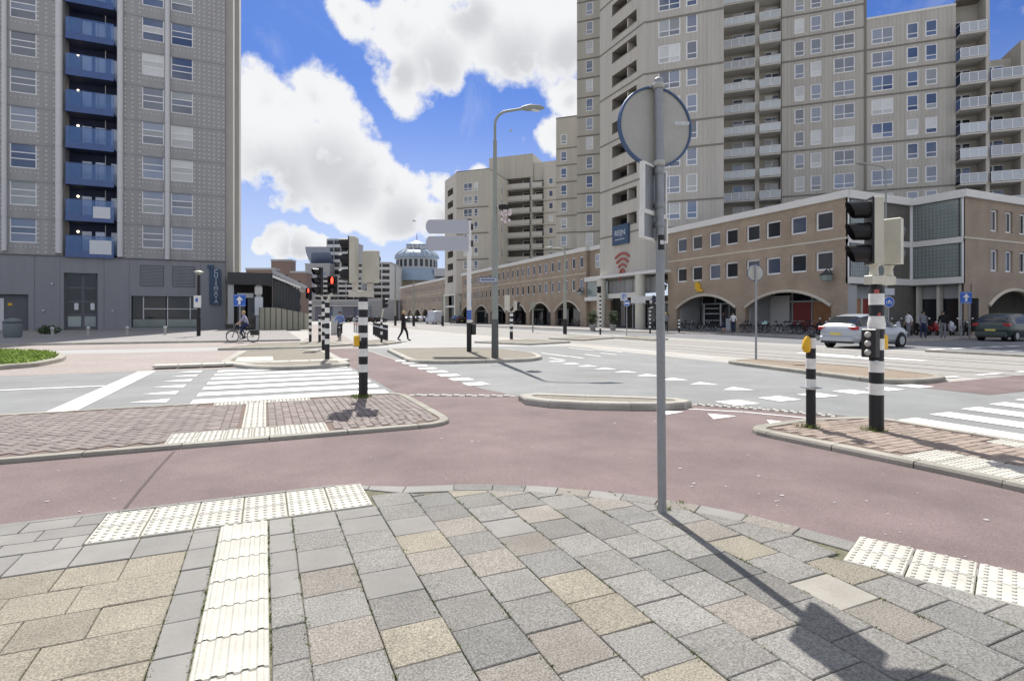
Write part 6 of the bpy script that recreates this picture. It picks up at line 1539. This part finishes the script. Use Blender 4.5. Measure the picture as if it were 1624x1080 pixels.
# bicycles: wheels along local x
def bicycle(label, loc, rz, paint='bike_black', group=None, basket=False, crate=None, lean=.10):
    t = thing('bicycle', label, 'bicycle', loc, rz, group); t.rotation_euler[0] = lean; r = .34
    for xx in (-.54, .54):
        wh = part(t, 'wheel', MB().torus((0, 0, 0), r-.02, .021, 26, 6), 'tyre_rubber', (xx, 0, r)); part(wh, 'rim', MB().torus((0, 0, 0), r-.045, .010, 26, 5), 'rim_metal')
        sp = MB()
        for k in range(12): a = 2*math.pi*k/12; sp.tube([(0, .02*(-1)**k, 0), ((r-.05)*math.cos(a), 0, (r-.05)*math.sin(a))], .003, 3, caps=False)
        part(wh, 'spokes', sp, 'rim_metal', kind='stuff'); part(wh, 'hub', MB().disc((0, 0, 0), (0, 1, 0), .035, .09, 8), 'dark_plastic')
        part(t, 'mudguard', MB().tube([(xx+(r+.03)*math.cos(a), 0, r+(r+.03)*math.sin(a)) for a in (R(20+i*16) for i in range(9))], .018, 5), paint)
    f = MB(); bb, st_, hd_, fk, ra = (-.08, 0, .30), (-.22, 0, .84), (.38, 0, .92), (.54, 0, r), (-.54, 0, r)
    for a, b, q in ((bb, st_, .018), (bb, (.41, 0, .78), .02), ((-.14, 0, .55), (.40, 0, .84), .017), (hd_, (.43, 0, .66), .022), ((.43, .04, .66), (.54, .04, r), .013), ((.43, -.04, .66), (.54, -.04, r), .013), (bb, ra, .013), (st_, ra, .011)): f.tube([a, b], q, 7)
    part(t, 'frame', f, paint); part(t, 'handlebar', MB().tube([(.20, .28, 1.03), (.34, .22, 1.06), (.37, 0, 1.05), (.34, -.22, 1.06), (.20, -.28, 1.03)], .013, 6).tube([(.38, 0, .92), (.37, 0, 1.05)], .013, 6), 'rim_metal')
    part(t, 'saddle', MB().tube([(-.38, 0, .95), (-.30, 0, .97), (-.12, 0, .95)], [.05, .095, .03], 8), 'dark_plastic'); part(t, 'seat_post', MB().tube([st_, (-.25, 0, .94)], .013, 6), 'rim_metal'); part(t, 'crank', MB().disc((-.08, -.05, .30), (0, 1, 0), .085, .015, 14).tube([(-.08, -.07, .30), (.02, -.07, .17)], .012, 5).tube([(-.08, .07, .30), (-.18, .07, .43)], .012, 5), 'dark_plastic')
    part(t, 'carrier', MB().box(-.86, -.42, -.06, .06, .73, .75), 'dark_plastic'); part(t, 'lamp', MB().sphere((.50, 0, .82), .045, 8, 5), 'letter_pale')
    if basket: part(t, 'basket', MB().box(.46, .86, -.21, .21, .78, .80).box(.46, .48, -.21, .21, .80, 1.06).box(.84, .86, -.21, .21, .80, 1.06).box(.48, .84, -.21, -.19, .80, 1.06).box(.48, .84, .19, .21, .80, 1.06), 'bike_black'); part(t, 'pannier', MB().bbox(-.86, -.42, -.2, -.07, .42, .72, .03).bbox(-.86, -.42, .07, .2, .42, .72, .03), 'dark_plastic')
    if crate: part(t, 'crate', MB().box(.45, .85, -.2, .2, .72, .745).box(.45, .47, -.2, .2, .745, 1.0).box(.83, .85, -.2, .2, .745, 1.0).box(.47, .83, -.2, -.18, .745, 1.0).box(.47, .83, .18, .2, .745, 1.0), crate)
    return t
B0 = bicycle('black bicycle leaning at the left end under the widest arch', (39.0, 36.4, .1), R(75), group='bicycles under the arches')
B1 = bicycle('bicycle with a mint crate on the front under the widest arch', (38.9, 33.4, .1), R(105), 'bike_black', 'bicycles under the arches', crate='crate_mint')
bicycle('red bicycle at the right end under the widest arch', (38.9, 29.4, .1), R(80), 'bike_red', 'bicycles under the arches')
x, y = G(385, 543.5); ridden = bicycle('black city bicycle with front basket ridden by the woman', (x, y, .01), R(172), 'bike_black', None, True, lean=0)
x2, y2 = G(539, 540); ridden2 = bicycle('dark bicycle ridden towards us by the man in blue', (x2, y2, .01), R(-102), 'bike_black', None, False, lean=0)
index_kids()
for i, (bx_, by_, rz, lb) in enumerate(((38.8, 35.2, 95, 'second bicycle from the left under the widest arch'), (38.7, 34.4, 80, 'bicycle just left of the mint crate'), (39.0, 32.2, 100, 'bicycle just right of the mint crate'), (38.8, 31.2, 84, 'bicycle before the orange shop posters'),
        (38.9, 30.3, 98, 'bicycle before the right red poster'), (38.7, 44.0, 90, 'bicycle on the left under the first wide arch'), (38.8, 42.3, 100, 'bicycle in the middle under the first wide arch'), (38.8, 40.4, 85, 'bicycle before the man in white under the first wide arch'),
        (38.2, 35.8, 70, 'front row bicycle left of the mint crate'), (38.1, 31.8, 105, 'front row bicycle right of the mint crate'), (38.3, 30.7, 78, 'front row bicycle before the orange posters'), (38.2, 29.9, 96, 'front row bicycle before the right red poster'),
        (38.1, 43.2, 84, 'front row bicycle under the first wide arch'), (38.2, 41.6, 97, 'front row bicycle before the person in shorts'), (38.2, 39.4, 92, 'bicycle at the right end of the first wide arch'), (46.2, 23.2, 20, 'bicycle leaning at the brick corner by the one way sign'),
        (39.2, 76.4, 82, 'nearer bicycle under the second arch of the six arch wing'), (39.3, 85, 92, 'bicycle under the third arch of the six arch wing'), (39.2, 87.5, 84, 'farther bicycle under the third arch of the six arch wing'),
        (39.4, 66.8, 95, 'bicycle by the plant at the left gate column'), (39.2, 68.6, 85, 'bicycle under the nearest arch of the six arch wing'), (39.2, 70.4, 98, 'farther bicycle under the nearest arch of the six arch wing'), (39.2, 78, 90, 'bicycle under the second arch of the six arch wing'))):
    dup(B0, (bx_, by_, .1), R(rz), lb, 'bicycles under the arches')
def scooter(label, loc, rz, paint, group='scooters parked at the glass corner'):
    t = thing('scooter', label, 'scooter', loc, rz, group)
    for xx in (-.6, .6): wh = part(t, 'wheel', MB().torus((0, 0, 0), .19, .06, 18, 8), 'tyre_rubber', (xx, 0, .25)); part(wh, 'rim', MB().disc((0, 0, 0), (0, 1, 0), .14, .08, 14), 'rim_metal')
    b = MB().tube([(-.85, 0, .62), (-.6, 0, .6), (-.25, 0, .52), (-.1, 0, .36)], [.10, .19, .18, .12], 10); part(t, 'rear_body', b, paint)
    part(t, 'footboard', MB().bbox(-.2, .36, -.17, .17, .26, .34, .02), 'dark_plastic'); part(t, 'front_shield', MB().tube([(.34, 0, .32), (.42, 0, .6), (.36, 0, .92), (.34, 0, 1.0)], [.17, .2, .16, .09], 10), paint)
    part(t, 'mudguard', MB().sphere((.6, 0, .36), .2, 10, 6, 0, (1.1, .45, .75)), paint); part(t, 'fork', MB().tube([(.42, 0, .5), (.6, .09, .25)], .03, 6).tube([(.42, 0, .5), (.6, -.09, .25)], .03, 6), 'rim_metal')
    part(t, 'saddle', MB().tube([(-.8, 0, .78), (-.55, 0, .80), (-.15, 0, .74)], [.08, .13, .09], 10), 'dark_plastic'); part(t, 'handlebar', MB().tube([(.24, .32, 1.06), (.32, .15, 1.05), (.32, -.15, 1.05), (.24, -.32, 1.06)], .022, 6), 'dark_plastic')
    part(t, 'headlight', MB().sphere((.47, 0, .98), .08, 10, 6), 'letter_pale')
    for s in (-1, 1): m = part(t, 'mirror', MB().disc((.28, s*.36, 1.26), (1, 0, 0), .06, .02, 10), 'letter_pale'); part(t, 'mirror_stem', MB().tube([(.28, s*.28, 1.06), (.28, s*.35, 1.24)], .009, 4), 'dark_plastic')
    return t
S0 = scooter('black scooter under the right end of the widest arch', (38.6, 28.6, .1), R(-115), 'car_black'); S1 = scooter('dark red scooter near the one way sign at the glass corner', (45.2, 24.6, .1), R(-130), 'bike_red'); S2 = scooter('silver grey scooter beside the person in white', (42.2, 25.6, .1), R(-110), 'car_silver')
index_kids()
for p, bx_, by_, rz, lb in ((S0, 40.9, 26.2, -120, 'black scooter at the left of the glass corner row'), (S0, 42.9, 25.4, -105, 'black scooter between the person in white and the person in dark clothes'), (S0, 44.3, 24.9, -120, 'black scooter right of the person in dark clothes'), (S2, 46.4, 24.0, -160, 'pale scooter turned sideways just left of the one way sign'), (S0, 47.3, 23.6, -140, 'black scooter against the brick corner right of the one way sign'), (S0, 38.4, 48.6, -100, 'black scooter below the right gate column')):
    dup(p, (bx_, by_, .1), R(rz), lb)
# ---------------------------------------------------------------- people: one skinned body each, front towards local +x
def person(label, loc, rz, J, cloth, hair='hair_dark', scale=1.0, rad=1.0, skirt=None, bare_legs=False, bag=None):
    t = thing('person', label, 'person', loc, rz)
    names = list(J); idx = {n: i for i, n in enumerate(names)}
    E_ = [('pelvis', 'waist'), ('waist', 'chest'), ('chest', 'neck'), ('neck', 'head'), ('head', 'crown'), ('head', 'nose')]
    for s in 'LR': E_ += [('chest', 'sho'+s), ('sho'+s, 'elb'+s), ('elb'+s, 'wri'+s), ('wri'+s, 'han'+s), ('pelvis', 'hip'+s), ('hip'+s, 'kne'+s), ('kne'+s, 'ank'+s), ('ank'+s, 'toe'+s)]
    RAD = dict(pelvis=.135, waist=.125, chest=.145, neck=.055, head=.088, crown=.07, nose=.03, sho=.075, elb=.045, wri=.032, han=.036, hip=.095, kne=.06, ank=.042, toe=.038)
    me = bpy.data.meshes.new('body'); me.from_pydata([tuple(Vector(J[n])*scale) for n in names], [(idx[a], idx[b]) for a, b in E_], [])
    o = bpy.data.objects.new('body_skeleton', me); COL.objects.link(o)
    m = o.modifiers.new('skin', 'SKIN'); m.use_smooth_shade = True; s2_ = o.modifiers.new('sub', 'SUBSURF'); s2_.levels = 1; s2_.render_levels = 1
    if not me.skin_vertices: me.attributes.new('skin', 'FLOAT', 'POINT')
    for n, i in idx.items():
        k = n if n in RAD else n[:3]; r = RAD[k]*scale*rad; sv = me.skin_vertices[0].data[i]; sv.radius = (r, r); sv.use_root = (n == 'pelvis')
    bpy.context.view_layer.update(); dg = bpy.context.evaluated_depsgraph_get()
    bm_ = bpy.data.meshes.new_from_object(o.evaluated_get(dg)); bpy.data.objects.remove(o)
    bm_.name = 'body'; bm_.materials.clear()
    top, trousers, shoes = cloth
    for mname in (top, trousers, shoes, 'skin'): bm_.materials.append(MATS[mname])
    def region(p):
        best, bd = None, 1e9
        for a, b in E_:
            A, B_ = Vector(J[a])*scale, Vector(J[b])*scale; d = B_-A; tt = max(0, min(1, (p-A).dot(d)/max(1e-9, d.length_squared))); q = (p-(A+d*tt)).length/RAD[a if a in RAD else a[:3]]
            if q < bd: bd = q; best = (a, b, tt)
        a, b, tt = best
        if a in ('neck', 'head') or b in ('head',): return 3
        if a.startswith('wri'): return 3
        if a.startswith('elb'): return 3 if cloth[0] in ('cloth_lilac', 'cloth_white') else 0
        if a.startswith('ank'): return 2
        if a.startswith('kne'): return 3 if bare_legs else 1
        if a.startswith('hip') or b.startswith('hip'): return 1
        if a == 'pelvis' and tt < .35: return 1
        return 0
    for f in bm_.polygons: f.material_index = region(f.center); f.use_smooth = True
    put('body', bm_, t)
    h = Vector(J['head'])*scale; c = Vector(J['crown'])*scale; u = (c-h).normalized(); hm = MB().sphere(h + u*.055*scale + Vector((-.028, 0, 0)), .108*scale, 12, 8, 0, (1.0, .95, 1.0))
    part(t, 'hair', hm, hair)
    if bag: part(t, 'bag', MB().bbox(-.28, -.13, -.16, .16, 1.0, 1.42, .04), bag)
    return t
def standing(sw=0.0, arm=.0):
    J = dict(pelvis=(0, 0, .93), waist=(0, 0, 1.1), chest=(.0, 0, 1.32), neck=(.01, 0, 1.48), head=(.03, 0, 1.60), crown=(.02, 0, 1.70), nose=(.11, 0, 1.59))
    for s, q in (('L', 1), ('R', -1)):
        J['sho'+s] = (0, q*.18, 1.40); J['elb'+s] = (-.04-q*arm*.5, q*.25, 1.12); J['wri'+s] = (.04-q*arm, q*.25, .90); J['han'+s] = (.06-q*arm*1.1, q*.24, .80)
        J['hip'+s] = (0, q*.09, .88); k = q*sw
        J['kne'+s] = (.03+k*.5+.06*abs(sw), q*.10, .49); J['ank'+s] = (-.03+k-(.08*abs(sw) if q < 0 else 0), q*.10, .08+(.12*sw if q < 0 else 0)); J['toe'+s] = (.15+k, q*.11, .035+(.03*sw if q < 0 else 0))
    return J
x, y = G(640, 541); person('person in dark clothes striding across the bright far crossing', (x, y, .005), R(-28), standing(.27, .14), ('cloth_black', 'cloth_black', 'cloth_black'), 'hair_blonde', 1.05, 1.2)
def riding():
    J = dict(pelvis=(-.24, 0, 1.04), waist=(-.20, 0, 1.18), chest=(-.10, 0, 1.40), neck=(-.05, 0, 1.56), head=(-.01, 0, 1.67), crown=(-.02, 0, 1.78), nose=(.07, 0, 1.66))
    for s, q in (('L', 1), ('R', -1)):
        J['sho'+s] = (-.08, q*.18, 1.47); J['elb'+s] = (.06, q*.27, 1.24); J['wri'+s] = (.24, q*.27, 1.10); J['han'+s] = (.29, q*.26, 1.07); J['hip'+s] = (-.2, q*.09, 1.0)
    J['kneL'] = (.16, .11, .86); J['ankL'] = (-.16, .11, .50); J['toeL'] = (-.03, .11, .43); J['kneR'] = (.12, -.11, .66); J['ankR'] = (.0, -.11, .25); J['toeR'] = (.13, -.11, .19)
    return J
person('woman with fair hair in a lilac top cycling past the kiosk', (ridden.location.x, ridden.location.y, .01), R(172), riding(), ('cloth_lilac', 'cloth_navy', 'cloth_black'), 'hair_blonde')
person('man in a blue shirt and dark trousers cycling towards us', (ridden2.location.x, ridden2.location.y, .01), R(-102), riding(), ('cloth_blue', 'cloth_black', 'cloth_black'), 'hair_dark')
for px, py, rz, cl, hr, lb, bl in ((1163, 528, 200, ('cloth_white', 'cloth_navy', 'cloth_black'), 'hair_dark', 'person in a white top under the right end of the first wide arch', False),
        (1148, 528, 120, ('cloth_black', 'cloth_navy', 'cloth_black'), 'hair_dark', 'person in shorts with bare legs under the first wide arch', True),
        (1441, 534, 160, ('cloth_white', 'cloth_grey', 'cloth_black'), 'hair_dark', 'person in a white top among the scooters at the glass corner', False),
        (1464, 536, 240, ('cloth_grey', 'cloth_navy', 'cloth_black'), 'hair_dark', 'person in dark clothes among the scooters at the glass corner', False),
        (1496, 536, 200, ('cloth_black', 'cloth_grey', 'cloth_black'), 'hair_dark', 'person in black and grey before the pale shop columns', False),
        (1056, 527, 250, ('cloth_grey', 'cloth_black', 'cloth_black'), 'hair_blonde', 'person in a grey top beside the right gate column', False)):
    x, y = G(px, py, .1); person(lb, (x, y, .1), R(rz), standing(.05, .06), cl, hr, 1.0, 1.0, None, bl)
# gulls
def gull(px, py, Yc, label, rz):
    X = (px-812)/FPX*Yc; z = EYE + (502-py)/FPX*Yc
    t = thing('gull', label, 'bird', (CA*X + SA*Yc, -SA*X + CA*Yc, z), rz)
    part(t, 'body', MB().tube([(-.28, 0, 0), (-.15, 0, .01), (.1, 0, .02), (.24, 0, .03)], [.03, .08, .09, .03], 8), 'gull_white')
    for s in (-1, 1): m = MB(); v = [m.vt(p) for p in ((.1, s*.06, .04), (.14, s*.38, .16), (-.05, s*.75, .06), (-.08, s*.35, .13), (-.1, s*.06, .03), (.1, s*.06, .02), (-.1, s*.06, .015))]; m.face((v[0], v[1], v[3], v[4])); m.face((v[1], v[2], v[3])); m.face((v[5], v[6], v[3], v[1])); part(t, 'wing', m, 'gull_white')
gull(657, 351, 75, 'grey gull gliding above the domed hall', R(160)); gull(810, 208, 90, 'tiny gull gliding beside the street lamp', R(-20))
